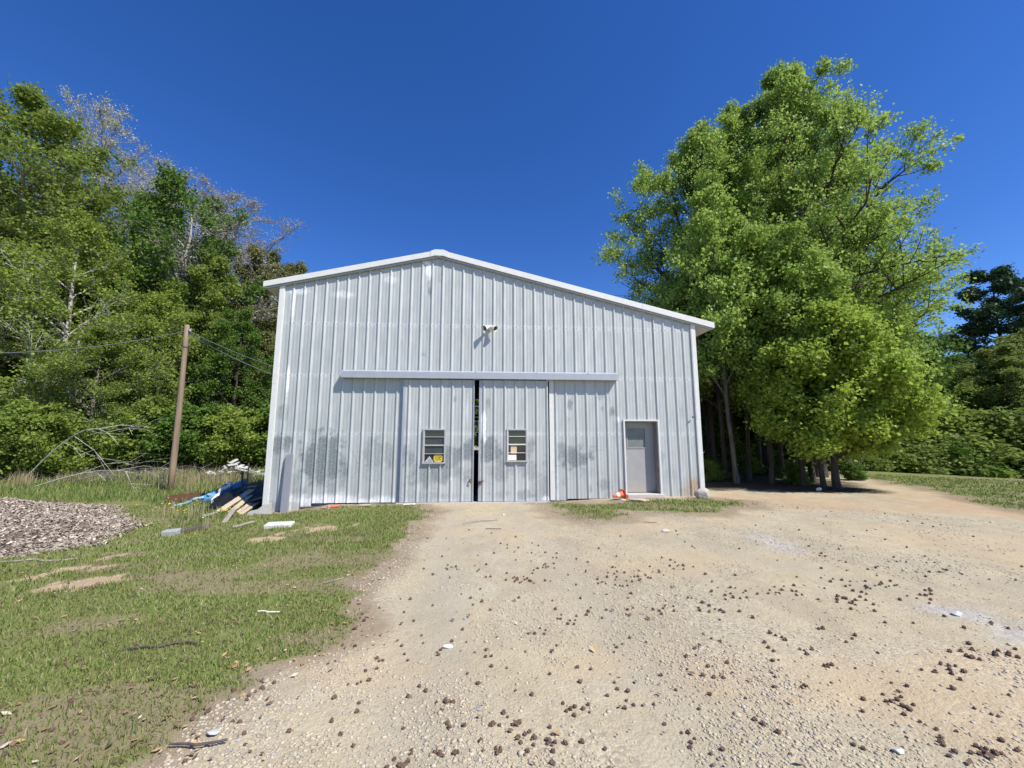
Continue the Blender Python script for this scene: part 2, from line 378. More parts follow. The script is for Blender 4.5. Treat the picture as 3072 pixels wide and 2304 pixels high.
def blades(x, y, h, wd, lean=.6, z=None):
    n = len(x); z = (terr(x, y) + (fbm(x * 2.2, y * 2.2, 4) - .5) * .03) if z is None else z
    a = rng.random(n) * 6.283; l = h * lean * (rng.random(n) * 1.2); b = rng.random(n) * 6.283
    dx, dy = np.cos(a) * wd / 2, np.sin(a) * wd / 2; lx, ly = np.cos(b) * l, np.sin(b) * l
    V = np.stack([np.stack([x - dx, y - dy, z - .005], -1), np.stack([x + dx, y + dy, z - .005], -1),
                  np.stack([x + dx * .7 + lx * .35, y + dy * .7 + ly * .35, z + h * .6], -1), np.stack([x - dx * .7 + lx * .35, y - dy * .7 + ly * .35, z + h * .6], -1),
                  np.stack([x + lx, y + ly, z + h], -1)], 1).reshape(-1, 3)
    i = np.arange(n) * 5
    return V, [np.c_[i, i + 1, i + 2, i + 3], np.c_[i + 3, i + 2, i + 4]]
def grassmat(name, stops, trans=.3):
    m = NT(name); r = m.geo().outputs['Random Per Island']; c = m.ramp(r, stops)
    c = m.mix(m.rng(m.noise(m.obj(), .7, 4), .42, .62, 0, .55), c, (.22, .22, .085))
    m.base(c).P(Roughness=.6, Specular_IOR_Level=.2); tr = m.n('BsdfTranslucent', i_Color=c)
    mx = m.n('MixShader', i_0=trans, i_1=m.p.outputs[0], i_2=tr.outputs[0]); m.t.links.new(mx.outputs[0], m.out.inputs[0]); return m.m
M_GR = grassmat('short_grass', [(0, (.09, .145, .03)), (.3, (.165, .235, .05)), (.62, (.25, .32, .08)), (.84, (.34, .33, .14)), (1, (.46, .38, .24))])
M_TALL = grassmat('weedy_grass', [(0, (.08, .145, .03)), (.5, (.155, .25, .05)), (.78, (.26, .33, .09)), (.92, (.38, .33, .17)), (1, (.50, .42, .25))])
M_STRAW = grassmat('straw', [(0, (.36, .28, .15)), (.5, (.50, .41, .24)), (1, (.62, .53, .34))])
N = 420000
x, y, r = logr(N, 2.2, 26, R(-56), R(58))
g, wn, so_, li, fr, ins = masks(x, y)
n1 = fbm(x * 2.5, y * 2.5, 3)
keep = (rng.random(N) < (g ** 1.5) * (1 - .75 * wn) * sstep(.25, .5, n1 + .15)) & ~((x > -.1) & (x < 12.3) & (y > -.02)) & (pinpoly(MULCH, x, y) < .05) & ~((x < -.3) & (y > 2.0))
x, y, r = x[keep], y[keep], r[keep]
h = (.016 + .034 * rng.random(len(x)) ** 1.7) * (1 + .5 * (r > 7)); V, F = blades(x, y, h, .0025 + .0012 * r, 1.0)
o = obj('grass', np_mesh('grass', V, F, M_GR)); tag(o, 'short patchy green grass beside the dirt yard', 'grass', kind='stuff')
# weedy field on the left, taller
N = 130000
x = -28 + 32 * rng.random(N); y = -2.5 + 25 * rng.random(N) ** 1.3
rr = np.hypot(x - CAM[0], y - CAM[1])
keep = (x < -.25) & (pinpoly(MULCH, x, y) < -.1) & (fbm(x * .5, y * .5) + .25 * rng.random(N) > .42) & (pinpoly([(-.3, .0), (-.3, 30), (-30, 30), (-30, 1.5), (-5.5, 3), (-3.2, 1.0), (-1.3, -1.5), (-.6, -2.4)], x, y) > 0)
x, y, rr = x[keep], y[keep], rr[keep]
h = (.07 + .22 * rng.random(len(x)) ** 2.5) * (.5 + fbm(x * .4 + 8, y * .4)); h = h * (.6 + .5 * sstep(-1, 6, y)); V, F = blades(x, y, h, .005 + .0011 * rr, .55)
o = obj('field_grass', np_mesh('field_grass', V, F, M_TALL)); tag(o, 'tall weedy grass in the field left of the barn', 'grass', kind='stuff')

# ------------------------------------------------------------------ barn
FT = .3048
def panelmat(name, tint=1.0):
    m = NT(name); v = m.obj()
    st = m.attr('stain'); wh = m.attr('white'); ru = m.attr('rust')
    n1 = m.noise(m.scale(v, 1, 1, .12), 9, 4); n2 = m.noise(m.scale(v, 1, 1, .45), 22, 6, .75); n3 = m.noise(m.scale(v, 1, 1, .35), 6, 5, .65)
    c = m.mix(m.rng(n1, .3, .7), (.39 * tint, .41 * tint, .395 * tint), (.475 * tint, .49 * tint, .47 * tint))
    c = m.mix(m.math('MULTIPLY', m.rng(n3, .45, .75), .3), c, (.58, .60, .62))
    sf = m.math('MULTIPLY', m.rng(m.math('ADD', m.math('MULTIPLY', st, .9), m.math('ADD', m.math('MULTIPLY', n2, .9), m.math('MULTIPLY', n3, .5))), .95, 1.5), m.rng(m.noise(m.scale(v, 1, 1, .6), 34, 4, .8), .35, .65, .35, 1.0), clamp=True)
    c = m.mix(sf, c, (.115, .14, .15))
    c = m.mix(m.math('MULTIPLY', wh, m.rng(n2, .25, .6), clamp=True), c, (.85, .86, .85))
    c = m.mix(m.math('MULTIPLY', ru, m.rng(n2, .3, .7), clamp=True), c, (.42, .25, .11))
    m.base(c).P(Metallic=.1, Roughness=m.rng(n3, .3, .7, .42, .6)); m.bump(n2, .08, .004); return m.m
M_PANEL = panelmat('galvanised_panel')
M_DOORP = panelmat('galvanised_door_panel', 1.0)
M_TRIM = simple('white_trim', (.66, .655, .62), .55, 0, .10, 5, .1)
M_FLASH = simple('galvanised_flashing', (.38, .405, .43), .45, .2, .14, 4, .1)
M_ALU = simple('aluminium', (.52, .50, .48), .45, .4, .15, 20, .1)
M_DARKIN = simple('dark_interior', (.035, .035, .035), .9)
M_CONC = simple('concrete', (.48, .46, .42), .9, 0, .2, 12, .4)
M_STEEL = simple('steel_frame', (.12, .10, .09), .6, .2)
M_GREYP = NT('grey_door_paint'); _v = M_GREYP.obj(); _z = M_GREYP.n('SeparateXYZ', i_0=_v).outputs[2]
_c = M_GREYP.mix(M_GREYP.noise(_v, 4, 5), (.30, .295, .29), (.375, .37, .36))
_f = M_GREYP.math('MULTIPLY', M_GREYP.rng(_z, .75, .12), M_GREYP.rng(M_GREYP.noise(_v, 7, 5, .7), .42, .7), clamp=True)
M_GREYP.base(M_GREYP.mix(_f, _c, (.45, .33, .20))).P(Roughness=.55); M_GREYP = M_GREYP.m
m = NT('window_glass'); m.base((.02, .025, .025)).P(Roughness=.06, Specular_IOR_Level=.6); M_GLASS = m.m
m = NT('dusty_glass'); v = m.obj(); m.base(m.mix(m.noise(v, 14, 4), (.02, .03, .028), (.07, .085, .08))).P(Roughness=.3); M_DUSTY = m.m

def prof(u):
    """R-panel section: depth out of the wall at distance u (m) along it"""
    t = (np.asarray(u) / FT) % 1.0; d = np.minimum(t, 1 - t) * FT
    major = np.clip((.034 - d) / .020, 0, 1) * .032
    m1 = np.abs(t * FT - FT / 3); m2 = np.abs(t * FT - 2 * FT / 3)
    minor = .0035 * (np.clip((.03 - m1) / .015, 0, 1) + np.clip((.03 - m2) / .015, 0, 1)); return major + minor
def rib_xs(x0, x1):
    k0 = int(x0 / FT) - 1; k1 = int(x1 / FT) + 2; L = [x0, x1]
    for k in range(k0, k1):
        b = k * FT
        L += [b + o for o in (-.034, -.014, .014, .034, FT / 3 - .03, FT / 3 - .015, FT / 3 + .015, FT / 3 + .03, 2 * FT / 3 - .03, 2 * FT / 3 - .015, 2 * FT / 3 + .015, 2 * FT / 3 + .03)]
    return np.array(sorted(set(round(v, 5) for v in L if x0 <= v <= x1)))
# stains in wall coordinates: x, z, rx, rz, amount
DARK = [(1.45, 1.15, .85, .9, .95), (1.15, 1.1, .45, .8, 1.1), (1.95, .95, .35, .7, .55), (.27, 1.55, .35, .35, .9), (.25, 2.45, .25, .35, .6), (.3, .8, .25, .25, .45), (2.95, 1.35, .75, .6, .6), (2.7, .85, .9, .5, .4), (3.2, 1.2, .4, .5, .6),
        (8.35, 2.72, .12, .2, .8), (9.6, 2.5, .16, .25, .85), (9.3, 2.6, .1, .15, .6), (9.25, 2.95, .2, .15, .5), (8.3, 2.3, .12, .12, .5), (8.45, 1.2, .65, .38, .95), (8.25, 1.35, .4, .35, .7), (8.9, .75, .9, .3, .4), (9.3, .45, .3, .25, .6),
        (9.75, 1.6, .2, .5, .4), (11.3, .7, .5, .45, .35), (11.75, 2.6, .2, .3, .4), (11.0, 1.2, .2, .3, .5), (11.6, 1.9, .15, .2, .4), (4.2, 6.05, .12, .25, .8), (4.05, 4.15, .12, .12, .6), (4.5, 6.5, .1, .35, .4), (8.9, .3, .1, .2, .6)]
DARK_D = [(4.9, 1.25, .6, .45, .85), (5.35, 1.4, .35, .5, .9), (3.7, 1.2, .35, .45, .7), (4.4, .75, .9, .45, .75), (5.2, .8, .5, .3, .6), (5.0, 2.85, .07, .13, .7), (6.0, 1.35, .5, .5, .9), (6.2, .8, .6, .45, .65), (5.95, 2.75, .1, .25, .6), (6.95, 1.45, .5, .4, .7), (7.1, .9, .5, .4, .55), (6.95, .18, .35, .2, .7), (7.45, .25, .3, .3, .5), (6.4, .2, .5, .15, .5), (4.6, .15, 1.2, .15, .5), (6.2, 2.45, .06, .12, .5)]
WHITE = [(4.15, 6.75, .10, .38, 1.6), (4.1, 6.95, .14, .1, 1.4), (.30, 5.6, .06, .6, 1.0), (.42, 5.95, .3, .1, .9), (.31, 3.3, .05, .5, 1.1), (1.7, 5.9, .4, .12, .7), (3.1, 6.4, .3, .12, .5), (9.75, 2.3, .12, .12, .9), (7.85, .4, .15, .5, .8), (2.5, -.02, 2.2, .18, 1.2), (1.4, .05, 1.2, .22, 1.1)]
WHITE_D = [(5.83, 2.1, .09, .42, 1.5), (5.85, 1.75, .07, .2, .9), (4.93, .62, .04, .05, .7), (5.35, 2.6, .05, .4, .4), (7.6, .05, .12, .08, 1)]
RUST = [(12.0, .35, .22, .32, 1.3), (11.7, .2, .3, .15, .8), (11.85, .42, .3, .4, .6), (9.9, .1, .3, .1, .3), (5.5, .55, .03, .09, 1)]
def blobs(L, x, z, seed=0, pw=1.0):
    n = fbm(x * 3 + seed, z * 3, 4) - .5; n2 = fbm(x * 9 + seed, z * 14, 3) - .5; s = np.zeros_like(x)
    for a, b, rx, rz, k in L:
        d = np.hypot((x - a) / rx, (z - b) / rz) + n * 1.1 + n2 * .6; s = np.maximum(s, k * sstep(1.15, .35, d))
    return s
def paint(me, dark, white, rust, swirl=True):
    V = np.empty(len(me.vertices) * 3, np.float32); me.vertices.foreach_get('co', V); V = V.reshape(-1, 3); x, z = V[:, 0].astype(float), V[:, 2].astype(float)
    d = blobs(dark, x, z)
    if swirl:                                       # arc shaped rub marks
        rr = np.hypot((x - 1.5) / 1.0, (z - .95) / .95); d = np.maximum(d, .5 * sstep(.6, .9, np.sin(rr * 30 + fbm(x * 4, z * 4) * 3)) * sstep(1.15, .95, rr) * sstep(.4, .8, rr) * (z > .9))
        d = np.maximum(d, .55 * sstep(.62, .8, fbm(x * 1.5, z * 26, 3)) * sstep(1.0, .6, np.hypot((x - 2.9) / .8, (z - 1.3) / .8)))
        d = np.maximum(d, .6 * sstep(.58, .8, fbm(x * 1.2 + 5, z * 22, 3)) * sstep(1.0, .6, np.hypot((x - 8.6) / 1.1, (z - 1.1) / .75)))
    d = np.maximum(d, .30 * sstep(.58, .75, fbm(x * 6 + 40, z * 6, 4)) * sstep(2.3, .8, z))
    d = np.maximum(d, .5 * sstep(.46, .68, fbm(x * 1.7 + 7, z * 1.9, 5)) * sstep(2.0, 1.2, z + .5 * (fbm(x * 2, z * 2) - .5)) * (x < 9.4))
    wv = blobs(white, x, z, 50)
    for gz in (1.866, 3.50, 5.018):                 # pale bands where the girts lie behind the sheet
        wv = np.maximum(wv, .32 * np.exp(-((z - gz) / .05) ** 2) * (.4 + fbm(x * 5, z)))
    wv = np.maximum(wv, .12 * sstep(.55, .8, fbm(x * 2, z * .6, 3)))
    d = d * np.where(V[:, 1] < V[:, 1].max() - .02, .55, 1)
    d = np.maximum(d, .34 * sstep(.55, .8, fbm(x * 16, z * .8 + 3, 3)) * sstep(3.2, 0, z))
    attr(me, 'stain', d); attr(me, 'white', wv); attr(me, 'rust', blobs(rust, x, z, 90))
def corrug(name, x0, x1, zb, zt, mat, phase=0.0, dz=.05, y0=0.0, cut=None):
    """ribbed sheet facing -Y; zb, zt functions of x; cut: list of (xa, xb, za, zb) holes"""
    xs = rib_xs(x0 - phase, x1 - phase) + phase
    if cut:
        ex = [e for c in cut for e in c[:2] if x0 < e < x1]; xs = np.array(sorted(set(np.round(np.r_[xs, ex], 5))))
    lo = min(zb(xx) for xx in xs); hi = max(zt(xx) for xx in xs)
    zs = np.arange(lo, hi + dz, dz)
    if cut: zs = np.array(sorted(set(np.round(np.r_[zs, [e for c in cut for e in c[2:4]]], 5))))
    Z = np.array([[min(max(z, zb(xx)), zt(xx)) for z in zs] for xx in xs])
    Y = -prof(xs - phase)[:, None] + np.zeros_like(Z) + y0; X = xs[:, None] + np.zeros_like(Z)
    V = np.stack([X, Y, Z], -1).reshape(-1, 3); nz = len(zs)
    i = (np.arange(len(xs) - 1)[:, None] * nz + np.arange(nz - 1)[None]); 
    xc = ((xs[1:] + xs[:-1]) / 2)[:, None] + 0 * i; zc = (Z[:-1, 1:] + Z[:-1, :-1] + Z[1:, 1:] + Z[1:, :-1]) / 4
    hgt = np.maximum(Z[:-1, 1:] - Z[:-1, :-1], Z[1:, 1:] - Z[1:, :-1]); ok = hgt > 1e-4
    for c in (cut or []): ok &= ~((xc > c[0]) & (xc < c[1]) & (zc > c[2]) & (zc < c[3]))
    i = i[ok]; F = np.c_[i, i + nz, i + nz + 1, i + 1]
    me = np_mesh(name, V, F, mat); return me

W = 12.19; RX = 4.45; ZR = 7.16; SL = .226; SRt = .2475
def roofz(x): return ZR - (RX - x) * SL if x < RX else ZR - (x - RX) * SRt
barn = thing('metal_barn', 'large light grey corrugated metal barn with lopsided gable and white trim', 'barn')
DX0, DX1, DZT = 3.42, 7.86, 3.42
wall = corrug('front_wall', 0.0, W, lambda x: -.30 if x < 1.15 else (-.01 if x < 8.2 else .035), lambda x: roofz(x) - .02, M_PANEL, 0, .05, 0,
              [(DX0, DX1, -1, DZT), (9.95, 10.95, -1, 2.24)])
paint(wall, DARK, WHITE, RUST); obj('front_wall', wall, barn)
# other walls: left and right sides, back with an open doorway seen through the gap of the doors
BL = 15.5
def side(name, x, h, flip):
    V, F = [], []
    ys = np.arange(0.03, BL, FT / 4); me = None
    k = -prof(ys); xx = x + (k if flip < 0 else -k)
    V = np.array([(a, yy, z) for a, yy in zip(xx, ys) for z in (-.32, h)]); n = len(ys)
    i = np.arange(n - 1) * 2; return obj(name, np_mesh(name, V, np.c_[i, i + 2, i + 3, i + 1], M_PANEL_PLAIN), barn)
M_PANEL_PLAIN = simple('plain_galvanised', (.42, .44, .47), .5, .25, .12, 2, .1)
side('side_wall', 0.0, roofz(0) - .02, -1); side('side_wall', W, roofz(W) - .02, 1)
b = MB()
for (x0, x1, z0, z1) in ((0.02, 4.3, -.3, None), (4.3, 6.3, 4.4, None), (6.3, W - .02, -.3, None)):
    poly = [(x0, z0), (x1, z0), (x1, roofz(x1) - .05)] + ([(RX, ZR - .05)] if x0 < RX < x1 else []) + [(x0, roofz(x0) - .05)]
    b.prism(poly, BL, BL + .04)
b.build('back_wall', M_PANEL_PLAIN, barn)
# roof: two ribbed slopes with an overhang
def roof():
    V = []; F = []
    for (xa, xb) in ((-.48, RX), (RX, 12.80)):
        ys = []
        y = -.10
        while y < BL + .2: ys += [y, y + .25, y + .27, y + .31, y + .33]; y += .61
        zo = [0 if k % 5 in (0, 1, 4) else .03 for k in range(len(ys))]
        n0 = len(V)
        for yy, dz in zip(ys, zo):
            for xx in (xa, xb): V.append((xx, yy, roofz(xx) + .05 + dz))
        for k in range(len(ys) - 1): a = n0 + 2 * k; F.append((a, a + 1, a + 3, a + 2))
    # underside deck
        n0 = len(V)
        for yy in (-.095, BL + .2):
            for xx in (xa, xb): V.append((xx, yy, roofz(xx) + .03))
        F.append((n0, n0 + 2, n0 + 3, n0 + 1))
    return V, F
V, F = roof(); obj('roof', np_mesh('roof', V, F, M_PANEL_PLAIN), barn)
# rake trim (fascia), with joints, and peak cap
def strip(name, pts_lo, pts_hi, y0, y1, mat, parent):
    b = MB(); n = len(pts_lo); b.prism(list(pts_lo) + list(pts_hi)[::-1], y0, y1); return b.build(name, mat, parent)
def rk(x, dz): return (x, roofz(x) + dz)
strip('rake_trim', [rk(-.5, -.004), rk(4.22, -.004)], [rk(-.5, .155), rk(4.22, .155)], -.135, -.02, M_TRIM, barn)
strip('rake_trim', [rk(4.70, -.004), rk(10.62, -.004)], [rk(4.70, .165), rk(10.62, .165)], -.135, -.02, M_TRIM, barn)
strip('rake_trim', [rk(10.6, -.007), rk(12.84, -.007)], [rk(10.6, .168), rk(12.84, .168)], -.139, -.024, M_TRIM, barn)
strip('ridge_cap', [rk(4.20, -.008), (4.33, ZR - .025), (4.58, ZR - .027), rk(4.72, -.008)], [rk(4.20, .163), (4.33, ZR + .163), (4.58, ZR + .161), rk(4.72, .172)], -.145, -.01, M_TRIM, barn)
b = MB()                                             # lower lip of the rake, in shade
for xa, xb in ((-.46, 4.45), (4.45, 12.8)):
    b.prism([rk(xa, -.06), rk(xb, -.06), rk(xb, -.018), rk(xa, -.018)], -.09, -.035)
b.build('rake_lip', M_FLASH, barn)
for s_, x0, x1 in ((0, -.48, .0), (1, W, 12.80)):    # soffit of the eave and gutter edge
    b = MB(); b.prism([rk(x0, -.03), rk(x1, -.03), rk(x1, .02), rk(x0, .02)], -.015, BL); b.build('soffit', M_TRIM, barn)
# corner trims
for (xa, xb, zt, jz) in ((-.075, .045, roofz(0) - .01, 3.25), (W - .045, W + .075, roofz(W) - .03, 2.3)):
    b = MB(); b.box(xa, xb, -.05, .09, -.30 if xa < 1 else .02, jz - .004); b.box(xa - .002, xb + .002, -.052, .09, jz, zt)
    b.build('corner_trim', M_TRIM, barn)
    b = MB(); q = .045 if xa < 1 else W - .065; b.box(q, q + .02, -.046, .0, -.28 if xa < 1 else .04, zt - .03); b.build('corner_seam', M_TRIM, barn)
# screws along the girts
V = []; F = []; b = MB()
for gz in (1.866, 3.50, 5.018):
    for k in range(0, 41):
        for dx in (-.055, .055):
            xx = k * FT + dx
            if xx < .1 or xx > W - .1 or (gz < 3.6 and DX0 - .1 < xx < DX1 + .1) or (gz < 2 and 9.8 < xx < 11.1): continue
            b.box(xx - .007, xx + .007, -.012, -.001, gz - .007, gz + .007)
b.build('screw_heads', M_STEEL, barn)['kind'] = 'stuff'
# jamb strips of the big doorway
b = MB(); b.box(3.405, 3.57, -.004, .05, -.02, 3.45); b.build('door_jamb', M_FLASH, barn)
b = MB(); b.box(7.735, 7.862, -.016, .05, 0.0, 3.45); b.build('door_jamb', M_TRIM, barn)
# track cover: sloped top flange + face + underside
b = MB()
for xa, xb, d in ((1.84, 5.62, 0), (5.62, 6.9, .003), (6.9, 9.74, 0)):
    b.prism([(0, 0)] * 0 + [(xa, 3.42), (xb, 3.42), (xb, 3.60), (xa, 3.60)], -.225 - d, -.213)
    V = [(xa, -.224 - d, 3.60), (xb, -.224 - d, 3.60), (xb, -.034, 3.675), (xa, -.034, 3.675), (xa, -.224 - d, 3.594), (xb, -.224 - d, 3.594), (xb, -.034, 3.669), (xa, -.034, 3.669)]
    b.add(V, [(0, 1, 2, 3), (7, 6, 5, 4), (0, 3, 7, 4), (1, 5, 6, 2), (0, 4, 5, 1), (2, 6, 7, 3)])
for xe in (1.84, 9.728):
    b.add([(xe, -.213, 3.42), (xe, -.034, 3.42), (xe, -.034, 3.67), (xe, -.213, 3.594), (xe + .012, -.213, 3.42), (xe + .012, -.034, 3.42), (xe + .012, -.034, 3.67), (xe + .012, -.213, 3.594)],
          [(0, 3, 2, 1), (4, 5, 6, 7), (0, 1, 5, 4), (0, 4, 7, 3), (3, 7, 6, 2), (1, 2, 6, 5)])
b.box(1.84, 9.74, -.212, -.205, 3.42, 3.45)
b.build('door_track_cover', M_FLASH, barn)
for xx in (5.58, 7.33, 8.85):                        # small dark notches where the flange opens
    b = MB(); b.add([(xx - .02, -.228, 3.601), (xx + .02, -.228, 3.601), (xx, -.12, 3.648), (xx - .02, -.220, 3.596), (xx + .02, -.220, 3.596), (xx, -.12, 3.64)], [(0, 1, 2), (5, 4, 3), (0, 3, 4, 1), (1, 4, 5, 2), (2, 5, 3, 0)])
    b.build('flange_notch', M_DARKIN, barn)
# sliding doors
M_YEL = simple('yellow_sticker', (.62, .45, .04), .5, 0, .25, 30, .0)
M_PAPER = simple('white_paper', (.82, .76, .68), .8, 0, .06, 10, .05)
M_CARD = simple('cardboard', (.66, .47, .28), .85, 0, .1, 20, .1)
M_GREYST = simple('grey_sticker', (.42, .45, .47), .6, 0, .1, 20, 0)
M_RUST = simple('rusty_iron', (.12, .055, .03), .85, .1, .4, 30, .4)
def window(d, x0, x1, z0, z1, bars, y):
    b = MB(); t = .035
    b.box(x0, x1, y - .035, y + .02, z1 - t, z1); b.box(x0 - .01, x1 + .01, y - .05, y + .02, z0, z0 + t)
    b.box(x0, x0 + t, y - .034, y + .02, z0 + t, z1 - t); b.box(x1 - t, x1, y - .034, y + .02, z0 + t, z1 - t)
    b.build('window_frame', M_ALU, d)
    b = MB()
    for k, (zb, th) in enumerate(bars): b.box(x0 + t + .001, x1 - t - .001, y - .02 - .004 * (k % 2), y + .012, zb - th / 2, zb + th / 2)
    b.box(x0 + t + .001, x0 + t + .016, y - .017, y + .01, z0 + t + .001, z1 - t - .001); b.box(x1 - t - .016, x1 - t - .001, y - .017, y + .01, z0 + t + .001, z1 - t - .001)
    b.build('window_sash', M_TRIM if x0 > 6 else simple('sash_alu', (.5, .48, .44), .5, .2, .1), d)
    zs = [z1 - t] + [q[0] for q in bars] + [z0 + t]
    for k in range(len(zs) - 1):
        b = MB(); b.box(x0 + t, x1 - t, y + .013 - .002 * (k % 2), y + .017, zs[k + 1], zs[k]); b.build('window_pane', M_DUSTY if (x0 < 5 and k in (1, 2)) else M_GLASS, d)
def sliding(x0, x1, wn, ph):
    d = obj('sliding_door', corrug('sliding_door', x0, x1, lambda x: -.0, lambda x: 3.40, M_DOORP, ph, .05, -.09, [wn]), barn)
    paint(d.data, DARK_D, WHITE_D, RUST, False)
    b = MB()
    for xa, xb in ((x0 - .004, x0 + .05), (x1 - .05, x1 + .004)): b.box(xa, xb, -.10, -.045, .002, 3.39)
    b.box(x0 + .05, x1 - .05, -.082, -.05, 3.3, 3.38); b.box(x0 + .05, x1 - .05, -.082, -.05, .004, .07)
    b.build('door_edge', M_FLASH, d); return d
d1 = sliding(3.545, 5.555, (4.14, 4.77, 1.04, 2.0), 3.545 + .17)
window(d1, 4.14, 4.77, 1.04, 2.0, [(1.775, .015), (1.545, .032), (1.31, .014)], -.115)
# yellow rounded sticker with dark worn lines, grey triangular one beside it
b = MB(); pts = [(4.57 + .125 * math.copysign(abs(math.cos(a)) ** .6, math.cos(a)), 1.185 + .105 * math.copysign(abs(math.sin(a)) ** .6, math.sin(a))) for a in np.linspace(0, 6.2832, 25)[:-1]]
b.prism(pts, -.1068, -.1045); b.build('yellow_sticker', M_YEL, d1)
b = MB()
for (xa, xb, z_, h_) in ((4.49, 4.60, 1.235, .008), (4.48, 4.55, 1.21, .008), (4.60, 4.66, 1.215, .02), (4.48, 4.62, 1.18, .008), (4.56, 4.66, 1.195, .014), (4.49, 4.64, 1.15, .01), (4.50, 4.58, 1.12, .008), (4.60, 4.65, 1.135, .01)): b.box(xa, xb, -.1082, -.1066, z_, z_ + h_)
b.build('sticker_print', simple('brown_print', (.16, .11, .03), .7), d1)
b = MB(); b.prism([(4.20, 1.085), (4.445, 1.085), (4.33, 1.245)], -.1064, -.1042); b.build('triangular_sticker', M_GREYST, d1)
b = MB()
for q in range(5): b.box(4.29 + q * .022, 4.298 + q * .022, -.1078, -.1062, 1.095, 1.14 + .018 * (q % 3))
b.build('sticker_print', simple('dark_print', (.10, .08, .06), .7), d1)
d2 = sliding(5.695, 7.68, (6.48, 7.07, 1.08, 2.0), 5.695 + .13)
window(d2, 6.48, 7.07, 1.08, 2.0, [(1.79, .015), (1.565, .034), (1.33, .015)], -.115)
b = MB(); b.box(6.60, 6.77, -.1068, -.1042, 1.29, 1.53); b.build('cardboard_sheet', M_CARD, d2)
b = MB(); b.box(6.535, 6.76, -.1066, -.1044, 1.125, 1.275); b.build('paper_sheet', M_PAPER, d2)
b = MB(); b.tube([(5.47, -.13, .62), (5.46, -.15, .56), (5.48, -.14, .5)], [.02, .022, .015], 6); b.build('latch', M_RUST, d1)
b = MB(); b.tube([(5.68, -.11, .54), (5.73, -.14, .52), (5.80, -.15, .55), (5.84, -.14, .57)], [.014, .02, .02, .01], 6); b.box(5.71, 5.76, -.155, -.13, .46, .56); b.build('latch', M_RUST, d2)
b = MB(); b.box(3.47, 7.70, -.20, .12, -.20, -.012); b.build('door_sill', M_CONC, barn)
# back planks and inside things visible through the gap
b = MB(); b.box(4.2, 6.4, BL - .2, BL - .15, 2.95, 3.12); b.box(4.2, 6.4, BL - .2, BL - .15, 3.22, 3.34); b.build('plank_rail', simple('pale_plank', (.62, .5, .32), .8), barn)
b = MB(); b.box(-.0 + .03, W - .03, .13, BL, -.26, -.018); b.build('floor_slab', M_CONC, barn)
# entry door
EX0, EX1, EZ0, EZ1 = 9.95, 10.95, .165, 2.24
b = MB(); b.box(EX0 - .04, EX0 + .004, -.05, .03, .04, EZ1 + .04); b.box(EX1 - .004, EX1 + .04, -.05, .03, .04, EZ1 + .04); b.box(EX0 + .004, EX1 - .004, -.05, .03, EZ1 - .0, EZ1 + .04)
b.build('door_trim', M_TRIM, barn)
b = MB(); b.box(EX0 - .002, EX0 + .035, .031, .26, EZ0, EZ1); b.box(EX1 - .035, EX1 + .002, .031, .26, EZ0, EZ1); b.box(EX0 + .035, EX1 - .035, .031, .26, EZ1 - .035, EZ1)
b.build('door_frame', simple('brown_grey_frame', (.24, .21, .19), .7), barn)
DY = .225; wx0, wx1, wz0, wz1 = 10.10, 10.66, 1.46, 2.03
b = MB(); b.box(EX0 + .036, wx0, DY, DY + .04, EZ0 + .01, EZ1 - .036); b.box(wx1, EX1 - .036, DY, DY + .04, EZ0 + .01, EZ1 - .036)
b.box(wx0, wx1, DY, DY + .04, EZ0 + .01, wz0); b.box(wx0, wx1, DY, DY + .04, wz1, EZ1 - .036)
ed = b.build('entry_door', M_GREYP, barn)
b = MB(); t = .022
b.box(wx0 - .01, wx1 + .01, DY - .014, DY + .02, wz0 - .02, wz0 + .008); b.box(wx0 - .01, wx0 + .012, DY - .012, DY + .02, wz0 + .008, wz1); b.box(wx1 - .012, wx1 + .01, DY - .012, DY + .02, wz0 + .008, wz1); b.box(wx0 - .01, wx1 + .01, DY - .012, DY + .02, wz1, wz1 + .016)
b.build('window_frame', M_GREYP, ed)
b = MB(); b.box(wx0 + .001, wx1 - .001, DY + .02, DY + .03, wz0 + .001, wz1 - .001); b.build('window_pane', simple('hazy_glass', (.17, .19, .175), .35, 0, .3, 6, 0), ed)
b = MB(); b.tube([(EX0 + .085, DY, 1.13), (EX0 + .085, DY - .03, 1.13), (EX0 + .085, DY - .05, 1.13), (EX0 + .085, DY - .065, 1.13)], [.012, .015, .028, .018], 10); b.tube([(EX0 + .085, DY, 1.13), (EX0 + .085, DY - .008, 1.13)], .03, 10)
b.box(EX0 + .06, EX0 + .11, DY - .004, DY, 1.05, 1.21); b.build('door_knob', simple('brushed_metal', (.7, .68, .62), .3, .8), ed)
b = MB(); b.box(EX0 - .03, EX1 + .06, -.16, .27, -.05, .155, bev=.012); b.build('doorstep', M_CONC, barn)
b = MB(); b.tube([(12.02, -.05, 2.35), (12.0, -.11, 2.36), (11.97, -.13, 2.38)], [.02, .025, .01], 6); b.build('wire_hook', M_STEEL, barn)

